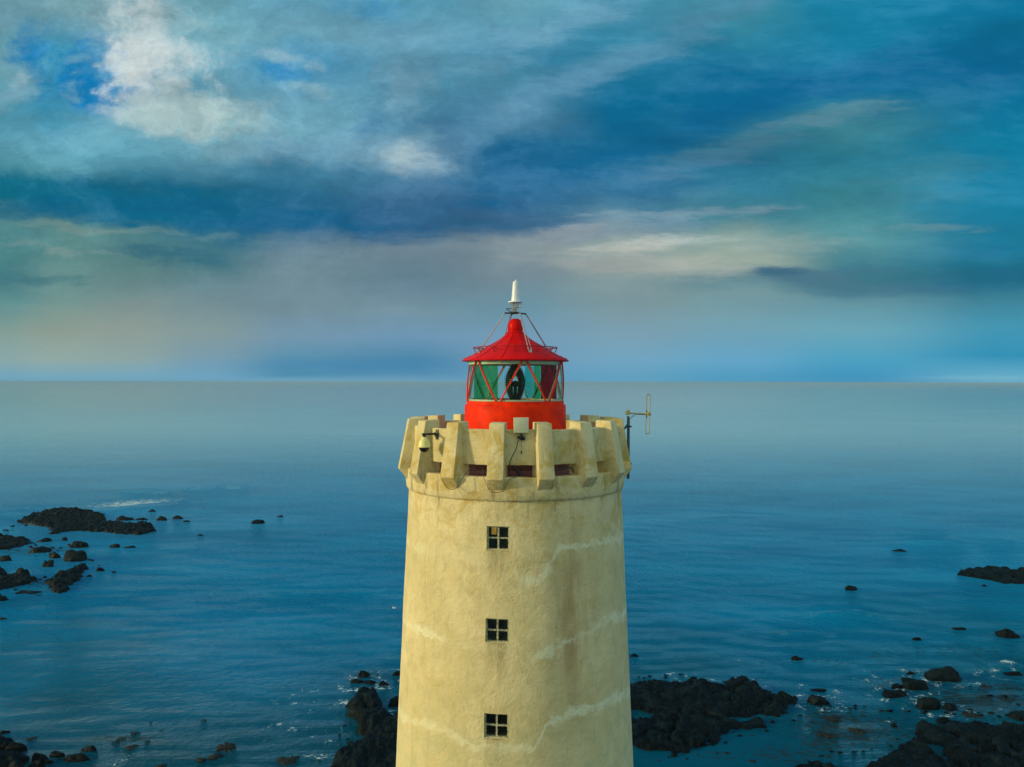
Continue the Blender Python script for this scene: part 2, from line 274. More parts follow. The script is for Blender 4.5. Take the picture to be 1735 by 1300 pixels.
def RT(z): return 3.04 + .045 * (23.0 - z)                  # radius of the tower wall at height z
def px2tower(px, py):
    az = math.asin(max(-1, min(1, (px - 873) / 190))); z = 20
    for _ in range(8):
        R = RT(z); d = DIST - R * math.cos(az)
        z = EYE - (py - HY) * d / F
        az = math.asin(max(-1, min(1, ((px - CX) / F * d + CAMX) / R)))
    return math.degrees(az), z
BANDS = [[(700,925),(760,935),(850,950),(870,962),(880,982),(915,985),(935,960),(945,930),(1000,925),(1012,918),(1050,915)],
         [(693,1060),(725,1074),(760,1084),(850,1100),(895,1125),(930,1108),(955,1085),(1000,1070),(1030,1048),(1058,1040)],
         [(682,1215),(705,1222),(760,1238),(790,1260),(870,1268),(908,1268),(930,1225),(975,1205),(1005,1200),(1040,1182),(1066,1172)]]
def plaster():
    m, t, b, o = mat('weathered_plaster')
    co = t.node('ShaderNodeTexCoord').outputs['Object']; x, y, z = t.sep(co)[:3]
    az = t.m('ARCTAN2', x, t.m('MULTIPLY', y, -1.0)); azn = t.m('ADD', t.m('DIVIDE', az, 2 * math.pi), .5)
    big = t.noise(co, .55, 6, .62); mid = t.noise(co, 2.3, 7, .65, .3); fine = t.noise(co, 11., 6, .7)
    st = t.noise(t.vm('MULTIPLY', co, (1, 1, .10)), 3.2, 7, .62, .2)
    c = t.mix(t.rng(big, .34, .66), (.74, .67, .42), (.64, .58, .34))
    c = t.mix(t.rng(mid, .42, .72, 0, .7), c, (.50, .45, .25))
    c = t.mix(t.rng(st, .52, .74, 0, .38), c, (.38, .32, .17))
    c = t.mix(t.rng(fine, .50, .75, 0, .45), c, (.66, .62, .44))
    # yellow lichen under the gallery and on the merlons
    lich = t.m('MULTIPLY', t.rng(t.noise(co, 1.6, 6, .7, .5), .47, .62), t.rng(z, 21.0, 23.6, .15, .75))
    c = t.mix(lich, c, (.52, .38, .09))
    drip = t.m('MULTIPLY', t.rng(t.noise(t.vm('MULTIPLY', co, (1, 1, .18)), 4.5, 5, .6), .52, .68), t.rng(t.m('ABSOLUTE', t.m('SUBTRACT', z, 23.2)), 0, 1.0, .75, 0))
    c = t.mix(drip, c, (.26, .19, .07))
    # rusty brown weathering right of the windows and grime below each window
    gz = t.m('DIVIDE', t.m('SUBTRACT', z, 19.9), 1.7); ga = t.m('DIVIDE', t.m('SUBTRACT', az, math.radians(27)), .16)
    gg = t.m('EXPONENT', t.m('MULTIPLY', t.m('ADD', t.m('MULTIPLY', gz, gz), t.m('MULTIPLY', ga, ga)), -1.0))
    c = t.mix(t.m('MULTIPLY', gg, t.rng(st, .38, .62, .1, .75)), c, (.36, .24, .12))
    for z0, z1 in [(21.79, 22.40), (19.51, 20.12), (17.18, 17.80)]:
        ga = t.m('DIVIDE', t.m('SUBTRACT', az, math.radians(-8.25)), .085); dz_ = t.m('SUBTRACT', z0, z)
        mk = t.m('MULTIPLY', t.m('EXPONENT', t.m('MULTIPLY', t.m('MULTIPLY', ga, ga), -1.0)), t.m('MULTIPLY', t.rng(dz_, -.05, .02), t.rng(dz_, .1, 1.3, 1, 0)))
        c = t.mix(t.m('MULTIPLY', mk, t.rng(st, .35, .6, .15, .7)), c, (.30, .26, .14))
    lowg = t.m('MULTIPLY', t.rng(z, 15.0, 18.5, .6, 0), t.rng(mid, .35, .6))
    c = t.mix(lowg, c, (.52, .58, .36))
    # the pale repaired cracks round the tower
    wob = t.m('MULTIPLY', t.m('SUBTRACT', t.noise(co, 3.0, 7, .7), .5), .55)
    for bi, B in enumerate(BANDS):
        pts = [px2tower(*q) for q in B]; zs = [q[1] for q in pts]; z0, z1 = min(zs) - .01, max(zs) + .01
        st_ = [((a / 360) + .5, ((zz - z0) / (z1 - z0),) * 3) for a, zz in pts]
        zc = t.m('ADD', t.m('MULTIPLY', t.ramp(azn, st_), z1 - z0), z0)
        dist = t.m('ABSOLUTE', t.m('ADD', t.m('SUBTRACT', z, zc), wob))
        wd = t.rng(t.noise(co, 1.7, 4, .6), .35, .65, .04, .22)
        sa = [(-180,.5),(-60,.4),(-40,.05),(-2,.1),(6,.6),(18,.75),(60,.7),(180,.5)] if bi == 0 else [(-180,.6),(-62,.6),(-38,.6),(-30,.05),(2,.2),(12,.7),(20,.75),(30,.3),(60,.75),(180,.5)] if bi == 1 else [(-180,.5),(-20,.45),(5,.45),(15,.75),(60,.75),(180,.5)]
        sk = t.ramp(azn, [((a_ / 360) + .5, (s_,) * 3) for a_, s_ in sa])
        k = t.m('MULTIPLY', t.m('MULTIPLY', t.rng(t.m('ADD', t.m('DIVIDE', dist, wd), t.m('MULTIPLY', t.m('SUBTRACT', fine, .5), 1.2)), .25, 1.2, 1., 0.), t.rng(t.noise(co, 2.6, 5, .6), .34, .52, .25, 1.0)), sk)
        c = t.mix(k, c, (.80, .84, .66))
    t.l.new(c, b.inputs['Base Color']); b.inputs['Roughness'].default_value = .88
    b.inputs['Specular IOR Level'].default_value = .25
    h = t.m('ADD', t.m('MULTIPLY', t.noise(co, 9, 8, .65), .7), t.m('ADD', t.m('MULTIPLY', t.noise(co, 34, 5, .6), .4), t.m('MULTIPLY', mid, .9)))
    bn = t.node('ShaderNodeBump', {'Strength': 1.0, 'Distance': .038, 'Height': h}); t.l.new(bn.outputs[0], b.inputs['Normal'])
    return m
M_PL = plaster()
M_RED = simple('red_paint', (.74, .028, .004), .5, 0, .24, 2.2, .004, 20)
b_ = [n for n in M_RED.node_tree.nodes if n.type == 'BSDF_PRINCIPLED'][0]; b_.inputs['Specular IOR Level'].default_value = .06
M_ROOF = simple('red_roof_paint', (.62, .004, .004), .36, 0, .12, 4.0, .004, 14)
b_ = [n for n in M_ROOF.node_tree.nodes if n.type == 'BSDF_PRINCIPLED'][0]; b_.inputs['Specular IOR Level'].default_value = .08
M_RAIL = simple('dark_red_metal', (.30, .01, .012), .45, 0, .2, 12)
M_FLOOR = simple('red_brown_floor', (.13, .05, .035), .7, 0, .45, 5, .01, 20)
M_WHITE = simple('white_fibreglass', (.66, .76, .92), .35, 0, .06, 9)
M_GREY = simple('galvanised_steel', (.42, .43, .46), .42, .7, .25, 20)
M_DARKM = simple('dark_steel', (.03, .035, .04), .5, .4, .3, 20)
M_POLE = simple('blue_grey_pole', (.045, .085, .12), .5, .2, .3, 15)
M_BRASS = simple('yellowed_aluminium', (.36, .33, .14), .5, .35, .3, 25)
M_BLACK = simple('black_plastic', (.012, .012, .014), .35, 0, .2, 20)
M_CREAMP = simple('cream_housing', (.74, .72, .30), .4, 0, .1, 12)
M_CABLE = simple('cable_rubber', (.03, .03, .022), .6, 0, .2, 20)
M_PALE = simple('pale_interior_paint', (.50, .58, .46), .5, 0, .12, 6)
M_FRAME = simple('flaking_window_paint', (.34, .36, .27), .7, 0, .75, 22, .004, 60)
M_BOX = simple('grey_green_box', (.50, .56, .44), .55, 0, .08, 6)
def glass(name, tint, refl=.12, rough=.03, dirt=0.0):
    m = bpy.data.materials.new(name); m.use_nodes = True; t = NT(m.node_tree); t.n.clear()
    o = t.node('ShaderNodeOutputMaterial'); tr = t.node('ShaderNodeBsdfTransparent', {'Color': tint + (1,)})
    gl = t.node('ShaderNodeBsdfGlossy', {'Roughness': rough}); fr = t.node('ShaderNodeFresnel', {'IOR': 1.5})
    mx = t.node('ShaderNodeMixShader', {0: t.m('MULTIPLY', fr.outputs[0], refl / .04 * .5, clamp=True)})
    t.l.new(tr.outputs[0], mx.inputs[1]); t.l.new(gl.outputs[0], mx.inputs[2])
    last = mx.outputs[0]
    if dirt:
        df = t.node('ShaderNodeBsdfDiffuse', {'Color': (.35, .5, .42, 1)})
        co = t.node('ShaderNodeTexCoord').outputs['Object']
        m2 = t.node('ShaderNodeMixShader', {0: t.rng(t.noise(co, 3, 5), .3, .7, dirt * .5, dirt)})
        t.l.new(last, m2.inputs[1]); t.l.new(df.outputs[0], m2.inputs[2]); last = m2.outputs[0]
    t.l.new(last, o.inputs[0]); return m
M_GLASS = glass('lantern_glass', (.84, .97, .93), .02, .04, .012)
M_GREEN = glass('green_glass', (.002, .56, .20), .05, .14, .0)
M_REDG = glass('red_glass', (.42, .002, .010), .015, .08, .0)
M_TEAL = glass('pale_teal_glass', (.10, .66, .60), .10, .06, .04)
M_PANE = glass('window_glass', (.55, .6, .55), .08, .05, .02)
m, t, b, o = mat('prism_glass'); M_PRISM = m
b.inputs['Base Color'].default_value = (.012, .03, .025, 1); b.inputs['Roughness'].default_value = .12; b.inputs['Coat Weight'].default_value = .5
m, t, b, o = mat('lamp_glow'); M_LAMP = m
b.inputs['Base Color'].default_value = (.9, .6, .1, 1); b.inputs['Emission Color'].default_value = (1.0, .52, .06, 1)
co = t.node('ShaderNodeTexCoord').outputs['Object']
t.set(b.inputs['Emission Strength'], t.rng(t.noise(t.vm('MULTIPLY', co, (1, 1, .1)), 30, 3), .3, .7, .45, 1.0))

# ------------------------------------------------------------------ lighthouse
LH = tag(empty('lighthouse'), 'tall tapering pale yellow lighthouse with battlements and a red lantern room', 'lighthouse')
WAZ, WHW = -8.25, 5.3
WZ = [(21.79, 22.40), (19.51, 20.12), (17.18, 17.80)]
def tower():
    azs = [i * 360 / 144 - 180 for i in range(144)]
    e = [WAZ - WHW, WAZ + WHW]; azs = sorted([a for a in azs if min(abs(a - k) for k in e) > .9] + e)
    zs = [-1 + i * .3 for i in range(81)]; zs = [z for z in zs if z < 22.9] + [23.1]
    we = [k for q in WZ for k in q]; zs = sorted([z for z in zs if min(abs(z - k) for k in we) > .09] + we)
    mb = MB(); n = len(azs)
    for z in zs:
        for a in azs:
            r = RT(z) + .012 * mn.fractal(P(a, 3, z) * .9, 1, 2, 4)
            if min(abs(z-k) for k in we) < .02 and min(abs(a-k) for k in e) < .1: r = RT(z)
            mb.v.append(P(a, r, z))
    for j in range(len(zs) - 1):
        for i in range(n):
            i2 = (i + 1) % n; am = azs[i] + .1; zm = (zs[j] + zs[j+1]) / 2
            if e[0] <= am < e[1] and any(a <= zm <= b for a, b in WZ): continue
            mb.f.append((j*n+i, j*n+i2, (j+1)*n+i2, (j+1)*n+i))
    dep = .30
    for z0, z1 in WZ:
        R0, R1 = RT(z0), RT(z1)
        o_ = [P(e[0], R0, z0), P(e[1], R0, z0), P(e[1], R1, z1), P(e[0], R1, z1)]
        inn = [q - P(WAZ, dep, 0) for q in o_]
        mb.add(o_ + inn, [(0,1,5,4), (1,2,6,5), (2,3,7,6), (3,0,4,7)])
    return mb
tower().build('tower_wall', M_PL, LH, ang=30)
# cornice ring
cor = MB()
prof = [(2.55, 23.30), (2.55, 23.60), (3.07, 23.625), (3.115, 23.59), (3.125, 23.3), (3.115, 23.09), (3.085, 23.03), (3.02, 23.0), (3.00, 22.96)]
cor.lathe(prof, 144)
for q in cor.v:
    k = mn.fractal(q * 1.6, 1, 2, 4) * .012; q.x *= 1 + k / 3; q.y *= 1 + k / 3; q.z += .006 * mn.noise(q * 4)
cor.build('cornice', M_PL, LH, ang=40)
MB().lathe([(1.2, 23.615), (2.75, 23.612)], 96).build('gallery_floor', M_FLOOR, LH)
# parapet ring between the merlons, open strip below it
par = MB()
N_ = 16; AZ0 = -8.9
for i in range(N_):
    a0 = AZ0 + i * 22.5 + 1.5; a1 = a0 + 19.5; top = 24.80 + random.Random(i).uniform(-.008, .008)
    par.lathe([(2.72, 23.92), (2.915, 23.915), (2.925, 24.0), (2.92, top - .02), (2.90, top), (2.74, top), (2.72, top - .02)], 10, a0=a0, a1=a1, close=True)
for q in par.v:
    k = mn.fractal(q * 2.2, 1, 2, 4) * .01; q.x *= 1 + k / 3; q.y *= 1 + k / 3; q.z += .008 * mn.noise(q * 5)
par.build('parapet_wall', M_PL, LH, ang=40)
def merlon(i):
    az = AZ0 + i * 22.5; rnd = random.Random(40 + i); a = math.radians(az)
    er = Vector((math.sin(a), -math.cos(a), 0)); et = Vector((math.cos(a), math.sin(a), 0))
    hw0, hw1 = .19 + rnd.uniform(-.006, .006), .205 + rnd.uniform(-.006, .006)
    j = lambda: rnd.uniform(-.008, .008)
    ztop = 24.975 + j()
    prof = [(2.64, ztop + .02, hw0), (3.07 + j(), ztop, hw0), (3.335 + j(), 23.59 + j(), hw1), (3.09, 23.27 + j(), hw1 * .98), (2.80, 23.27, hw1), (2.64, 23.62, hw1)]
    vs = []
    for sgn in (-1, 1):
        vs += [er * r + et * (sgn * hw) + Vector((0, 0, z)) for r, z, hw in prof]
    L = len(prof)
    fs = [tuple(range(L))[::-1], tuple(L + k for k in range(L))] + [(k, (k + 1) % L, L + (k + 1) % L, L + k) for k in range(L)]
    mb = MB().add(vs, fs); return mb.build('merlon', M_PL, LH, bevel=.014, ang=50)
for i in range(N_): merlon(i)
# windows
for (z0, z1) in WZ:
    zc = (z0 + z1) / 2; R = RT(zc) - .115; a = math.radians(WAZ); c = P(WAZ, R, zc)
    ex = Vector((math.cos(a), math.sin(a), 0)); ey = Vector((-math.sin(a), math.cos(a), 0)); M = Matrix((ex, ey, (0, 0, 1))).transposed().to_3x3()
    W = 2 * RT(zc) * math.sin(math.radians(WHW)) - .004; H = z1 - z0 - .004
    mb = MB(); tk = .035
    for sx in (-1, 1): mb.box(c + ex * sx * (W / 2 - tk / 2), (tk, .06, H), M)
    mb.box(c + Vector((0, 0, H / 2 - tk / 2)), (W - 2 * tk, .058, tk), M)
    mb.box(c - Vector((0, 0, H / 2 - tk / 2)) - ey * .01, (W - 2 * tk, .078, tk), M)
    mb.box(c - ey * .005, (.042, .055, H - 2 * tk), M)
    for sx in (-1, 1): mb.box(c + ex * sx * (W / 4 - tk / 4), (W / 2 - tk - .042 / 2 - .002, .045, .036), M)
    wf = mb.build('window', M_FRAME, LH, smooth=False)
    MB().box(c + ey * .034, (W - .01, .006, H - .01), M).build('pane', M_PANE, wf, smooth=False)
    # plastered sill slope
    MB().box(c - ey * .075 - Vector((0, 0, H / 2 - .012)), (W - .01, .085, .022), M).build('window_sill', M_PL, LH, smooth=False, bevel=.004)
# lantern base drum
MB().lathe([(1.458, 23.6), (1.462, 24.4), (1.458, 25.33), (1.452, 25.35), (1.405, 25.37), (1.40, 25.44), (1.395, 25.47), (1.30, 25.475), (1.29, 25.40), (.02, 25.38)], 128).build('lantern_base', M_RED, LH)
MB().lathe([(1.46, 23.61), (1.50, 23.61), (1.50, 23.90), (1.462, 23.93)], 96).build('drum_plinth', M_FLOOR, LH)
# glazing
ZG0, ZG1, RG = 25.475, 26.60, 1.365
gl = MB().lathe([(RG, ZG0), (RG, ZG1)], 96).build('lantern_glass', M_GLASS, LH)
MB().lathe([(1.30, ZG0), (1.352, ZG0), (1.352, ZG0 + .045), (1.30, ZG0 + .045)], 96, close=True).build('glazing_ring', M_PALE, LH)
MB().lathe([(1.28, ZG1 - .10), (1.352, ZG1 - .10), (1.352, ZG1), (1.28, ZG1)], 96, close=True).build('glazing_ring', M_PALE, LH)
MB().lathe([(1.36, ZG1), (.02, ZG1 + .02)], 96).build('lantern_ceiling', M_PALE, LH)
for k in range(6):
    bz, t0, t1 = -20 + 60 * k, -50 + 60 * k, 10 + 60 * k
    for (A, Bz) in ((t0 + 2.2, bz - 2.6), (t1 - 2.2, bz + 2.6)):
        mo = MB(); mi = MB()
        for q in range(8):
            pass
        pts = [P(Bz + (A - Bz) * s / 8, RG + .022, ZG0 + .0 + (ZG1 - ZG0 - .0) * s / 8) for s in range(9)]
        mo.tube(pts, .022, 6)
        br = mo.build('glazing_bar', M_RED, LH)
        pts = [P(Bz + (A - Bz) * s / 8, RG - .03, ZG0 + .04 + (ZG1 - ZG0 - .1) * s / 8) for s in range(9)]
        MB().tube(pts, .02, 6).build('inner_strip', M_PALE, br)
# sector screens inside the glass
def screen(a0, a1, m, name='colour_screen', R=1.235, label=None):
    o = MB().lathe([(R, ZG0 + .06), (R, ZG1 - .12)], 24, a0=a0, a1=a1).build(name, m, LH)
    if label: o['label'] = label
screen(-72, -23, M_GREEN, label='green glass screen'); screen(25, 34, M_GREEN, label='narrow green glass screen'); screen(34.4, 72, M_REDG, label='dark red glass screen')
screen(150, 166, M_TEAL, label='pale teal screen')
# lens: stacked prism rings in a beehive shape, open towards the camera side
def lens_r(s): return .300 * math.sin(math.pi * (.16 + .74 * (1 - s)) ** 1.0) ** .75 * (1 if s < .5 else 1 - .45 * ((s - .5) / .5) ** 2.2)
lp = MB(); nl = 19; z0_, z1_ = 25.44, 26.54
for k in range(nl):
    s = (k + .5) / nl; r = lens_r(s); z = z0_ + (z1_ - z0_) * s; h = (z1_ - z0_) / nl
    pr = [(r - .06, z - h * .46), (r + .055, z - h * .05), (r - .06, z + h * .46)]
    if s > .80: lp.lathe(pr, 40, a0=0, a1=360, close=True)
    else:
        lp.lathe(pr, 22, a0=20, a1=158, close=True); lp.lathe(pr, 22, a0=202, a1=340, close=True)
for a0, a1 in ((20, 158), (202, 340)):
    lp.lathe([(max(lens_r(q / 16) - .045, .03), z0_ + (z1_ - z0_) * q / 16) for q in range(14)], 22, a0=a0, a1=a1)
lens = lp.build('lens', M_PRISM, LH, smooth=False)
fr = MB()
for az in (20, 340, 90, 270, 158, 202, 135, 225):
    fr.tube([P(az, lens_r(s / 12) - .03, z0_ + (z1_ - z0_) * s / 12) for s in range(13)], .016, 6)
for az in (20, -20): fr.tube([P(az * (1.0 - .5 * (s / 12)), lens_r(s / 12) * .95, z0_ + (z1_ - z0_) * s / 12) for s in range(8, 13)], .03, 6)
fr.build('lens_frame', M_DARKM, lens)
for k in range(7):
    z = 25.50 + k * .06 + (.02 if k > 3 else 0)
    for q0, q1 in ((-24 + 3 * (k % 2), -5 - 2 * (k % 3)), (5, 22 - 4 * (k % 2))):
        MB().lathe([(.225, z), (.25, z + .012), (.225, z + .026)], 10, a0=q0, a1=q1, close=True).build('prism_bar', M_TEAL, lens, smooth=False)
MB().lathe([(.0, 25.42), (.10, 25.42), (.10, 25.60), (.05, 25.66), (.05, 25.86), (.085, 25.9), (.085, 26.02), (.0, 26.06)], 20).build('lamp_unit', M_DARKM, lens)
# roof: twelve-sided with standing seams
def zpx(y): return EYE + (HY - y) * DIST / F
kx = DIST / F
rp = [(80, 613.6), (90, 612.6), (90.5, 611.5), (88, 609), (68, 600), (57, 593.6), (45.7, 586.5), (35, 581), (26, 575.5), (19.5, 570), (15.5, 565)]
ro = MB().lathe([(r * kx, zpx(y)) for r, y in rp], 72, c=(0, 0, 0), a0=15, a1=375).build('lantern_roof', M_ROOF, LH, ang=30)
for i in range(12):
    az = 15 + i * 30
    sm = MB().tube([P(az, r * kx, zpx(y) + .001) for r, y in rp[3:]], .009, 5)
    for s in range(14):
        f_ = s / 14 * (len(rp) - 5); k = int(f_); fr_ = f_ - k; (r0, y0), (r1, y1) = rp[3 + k], rp[4 + k]
        sm.box(P(az, (r0 + (r1 - r0) * fr_) * kx, zpx(y0 + (y1 - y0) * fr_) + .018), (.022, .022, .016))
    sm.build('roof_seam', M_ROOF, ro)
MB().lathe([(r * kx, zpx(y)) for r, y in [(15.0, 566), (15.4, 563.5), (12.6, 562.5), (12.4, 561), (13.0, 559.5), (12.8, 552), (11.6, 546.5), (8.5, 542.2), (4.5, 540.3), (0, 539.8)]], 48).build('roof_finial', M_ROOF, ro, ang=50)
rail = MB()
rr = 71 * kx; zr = zpx(589.5)
rail.tube([P(a * 7.5, rr, zr) for a in range(49)], .014, 6)
for i in range(12):
    az = i * 30; rail.tube([P(az, rr, zr), P(az, 66.5 * kx, zpx(600) + .02)], .014, 6); rail.tube([P(az, rr, zr), P(az, 58 * kx, zpx(594.0) + .02)], .009, 5)
rail.build('roof_rail', M_RAIL, ro)
MB().lathe([(1.40, ZG1 - .015), (1.40, ZG1 + .02), (1.55, ZG1 + .012)], 96).build('eave_band', M_RAIL, ro)

# ------------------------------------------------------------------ things fixed on the lighthouse
A = tag(empty('roof_aerial', (0, 0, zpx(531))), 'white tapered aerial dome on a grey four legged stand above the red roof', 'aerial')
MB().lathe([(r * kx, zpx(y)) for r, y in [(0, 473.5), (.8, 474), (1.0, 476), (3.8, 477), (5.0, 479.5), (5.6, 486), (6.5, 497), (7.8, 510.5), (7.8, 511.5), (0, 511.6)]], 32, c=(.01, 0, 0)).build('radome', M_WHITE, A)
MB().lathe([(r * kx, zpx(y)) for r, y in [(0, 511.2), (12.3, 511.2), (12.3, 513), (0, 513)]], 32).build('flange', M_WHITE, A)
mb = MB(); mb.box(Vector((-3.7 * kx, 0, zpx(521))), (6.5 * kx, .12, 16 * kx)); mb.build('bracket', M_GREY, A, bevel=.006)
mb = MB(); mb.box(Vector((5.5 * kx, .05, zpx(517))), (9 * kx, .14, 7.5 * kx)); mb.tube([(.05, .05, zpx(520)), (.04, .03, zpx(531))], .04, 8); mb.build('junction_box', M_WHITE, A, bevel=.004)
pl = MB(); zpf = zpx(531.5)
LEGS = [22, -68, 112, 202]
pl.tube([P(a * 15 + 22, 8 * kx, zpf + .02) for a in range(25)], .022, 6)
for az in LEGS: pl.tube([P(az, 0, zpf + .02), P(az, 20 * kx, zpf)], .022, 6)
pl.build('platform', M_DARKM, A)
for az in LEGS:
    lg = MB()
    for sh in (-1, 1):
        et = P(az + 90, 1, 0)
        lg.tube([P(az, 19.5 * kx, zpf) + et * .018 * sh, P(az, 65.5 * kx, zpx(599)) + et * .045 * sh], .0125, 6)
    foot = P(az, 65 * kx, zpx(598.0)); lg.box(foot, (.07, .07, .10))
    lg.build('leg', M_GREY, A)
cb = MB(); cb.tube([P(-90, 16 * kx * math.sin(math.pi * s / 10) + 2 * kx, zpf - .02 + .10 * math.sin(math.pi * s / 10 * .9) + .01 * s) + Vector((.05, -.05, 0)) for s in range(11)], .011, 6)
cb.build('cable_loop', M_BLACK, A)

# dome camera on the parapet
caz = -44.5; wp = P(caz, 2.93, 24.63); er = P(caz, 1, 0); et = P(caz + 90, 1, 0)
C = tag(empty('security_camera', P(caz, 3.30, 24.1)), 'cream dome security camera with dark lower half hanging from a black wall arm', 'security camera')
Mr = Matrix((et, er * -1, (0, 0, 1))).transposed().to_3x3()
mb = MB(); mb.box(wp, (.09, .035, .26), Mr); mb.box(wp + er * .03, (.12, .03, .12), Mr); mb.build('wall_plate', M_BLACK, C, bevel=.006)
arm_end = P(caz, 3.36, 24.655)
mb = MB(); mb.tube([wp + er * .03 + Vector((0, 0, .02)), arm_end + er * .06], .03, 10); mb.tube([arm_end + Vector((0, 0, .03)), arm_end - Vector((0, 0, .09))], .042, 12); mb.build('arm', M_BLACK, C)
cz = 24.57
MB().lathe([(0, cz + .02), (.06, cz + .015), (.075, cz - .03), (.125, cz - .07), (.145, cz - .14), (.15, cz - .20), (.165, cz - .22), (.165, cz - .245), (.14, cz - .25), (0, cz - .25)], 36, c=(arm_end.x, arm_end.y, 0)).build('housing', M_CREAMP, C)
MB().lathe([(.132, cz - .25), (.128, cz - .29), (.105, cz - .335), (.06, cz - .37), (0, cz - .385)], 36, c=(arm_end.x, arm_end.y, 0)).build('smoked_dome', M_BLACK, C)

# square box on the parapet, black bracket below it
jaz = 2.6
B1 = tag(empty('square_box', P(jaz, 3.0, 24.72)), 'plain square grey green box mounted on the front parapet between two battlements', 'box')
er = P(jaz, 1, 0); et = P(jaz + 90, 1, 0); Mj = Matrix((et, er * -1, (0, 0, 1))).transposed().to_3x3()
zt, zb = EYE - (708 - HY) * 19.42 / F, EYE - (734 - HY) * 19.42 / F
cbx = P(jaz, 2.99, (zt + zb) / 2)
MB().box(cbx, (.375, .13, zt - zb), Mj).build('cover', M_BOX, B1, bevel=.008)
MB().box(cbx + er * .067, (.355, .012, zt - zb - .02), Mj).build('lid', M_BOX, B1, bevel=.003)
B2 = tag(empty('camera_bracket', P(jaz, 2.95, 24.6)), 'small black bracket with knobs bolted under the square box', 'bracket')
c0 = P(jaz + .2, 2.96, EYE - (741 - HY) * 19.5 / F)
mb = MB(); mb.box(c0, (.07, .08, .15), Mj); mb.box(c0 + et * .06 - Vector((0, 0, .03)), (.06, .06, .09), Mj); mb.box(c0 - et * .07 + Vector((0, 0, -.005)), (.07, .05, .06), Mj)
mb.tube([c0 + er * .03, c0 + er * .10 - Vector((0, 0, .03))], .03, 8); mb.build('mount', M_BLACK, B2, bevel=.006)
mb = MB(); mb.box(c0 - Vector((0, 0, .38)) + et * -.0 + er * 0.0, (.03, .03, .07), Mj); mb.tube([c0, c0 - Vector((0, 0, .35)) + et * .005], .004, 5); mb.build('dangling_plug', M_CABLE, B2)
def fpt(px, py, depth): return Vector((CAMX + (px - CX) / F * depth, depth - DIST, EYE - (py - HY) * depth / F))
def cable(pts, r, label, m=M_CABLE, dep=None):
    P_ = [Vector(q) for q in pts]; res = []
    for i in range(len(P_) - 1):
        p0, p1, p2, p3 = P_[max(i-1, 0)], P_[i], P_[i+1], P_[min(i+2, len(P_)-1)]
        for s in range(6):
            t_ = s / 6; res.append(.5 * ((2*p1) + (p2-p0)*t_ + (2*p0-5*p1+4*p2-p3)*t_**2 + (3*p1-p0-3*p2+p3)*t_**3))
    res.append(P_[-1])
    mb = MB().tube(res, r, 6); o = mb.build('cable', m, None); tag(o, label, 'cable', 'cables round the gallery'); return o
cable([fpt(878.5, 745, 19.50), fpt(874, 762, 19.49), fpt(867, 776, 19.47), fpt(863, 789, 19.45), fpt(862, 797, 19.6), fpt(861.5, 806, 19.7)], .012, 'thin black cable slanting down the parapet from the black bracket into the gap')
cable([fpt(876, 809, 19.33), fpt(866, 811, 19.30), fpt(859, 820, 19.26), fpt(855, 829, 19.20), fpt(850, 833.5, 19.15), fpt(836, 834.3, 19.14), fpt(829, 830, 19.2), fpt(823, 817, 19.3), fpt(819, 806, 19.42), fpt(818, 794, 19.55)], .008, 'thin wire looped beneath the battlement left of the front square box')
cable([fpt(799, 792, 19.55), fpt(790, 802, 19.5), fpt(783, 812, 19.46), fpt(777, 823, 19.42), fpt(770, 829, 19.42), fpt(760, 828, 19.48), fpt(753, 820, 19.6), fpt(749, 812, 19.75)], .008, 'thin wire looped beneath the second battlement right of the dome camera')
cable([fpt(882, 807, 19.55), fpt(895, 808, 19.5), fpt(905, 808.5, 19.5), fpt(912, 808, 19.6)], .010, 'short dark cable lying on the ledge beneath the square box')
cable([fpt(940, 797, 19.7), fpt(952, 795, 19.75), fpt(962, 792, 19.7), fpt(970, 794, 19.8), (1.5, -2.3, 23.65)], .02, 'thick black cable bunched in the gap right of the front battlements')
pp = MB(); pp.tube([fpt(870, 790, 20.3), fpt(878, 799, 20.0), fpt(886, 809, 19.75)], .055, 8)
tag(pp.build('drain_pipe', M_DARKM), 'short dark pipe slanting across the floor behind the gallery gap', 'pipe')
# yagi aerial pole on the right
def apt(px, py, d=22.0): return fpt(px, py, d)
Y = tag(empty('pole_aerial', apt(1064.5, 810)), 'blue grey pole clamped to the gallery with a yellowed loop aerial on a side boom', 'aerial')
MB().tube([apt(1064.5, 811), apt(1064.8, 790), apt(1064.8, 715), apt(1064.2, 705)], .040, 14).build('pole', M_POLE, Y)
mb = MB(); mb.box(apt(1063.6, 699.5), (.115, .10, .11)); mb.tube([apt(1060, 700), apt(1067.5, 700)], .035, 8); mb.tube([apt(1063.6, 702), apt(1063.6, 694.5)], .05, 10); mb.build('top_clamp', M_BRASS, Y, bevel=.006)
MB().tube([apt(1065, 700), apt(1101, 701)], .018, 8).build('boom', M_BRASS, Y)
mb = MB(); lo = []
for s in range(13): a = math.pi * s / 12; lo.append(apt(1098.7 + 3.0 * math.cos(a), 671 - 3.2 * math.sin(a)))
lo2 = [apt(1097.0 + 3.0 * math.cos(a), 732 + 3.0 * math.sin(a)) for a in [math.pi - math.pi * s / 12 for s in range(13)]]
mb.tube(lo + lo2 + [lo[0]], .0125, 6); mb.build('dipole_loop', M_BRASS, Y)
mb = MB(); mb.box(apt(1098.3, 701), (.10, .06, .10)); mb.tube([apt(1093, 701.5), apt(1103, 701.5)], .035, 8); mb.build('dipole_mount', M_BRASS, Y, bevel=.006)
mb = MB(); mb.tube([apt(1095.5, 694.5), apt(1095.5, 708)], .016, 6); mb.build('insulator', M_BLACK, Y)
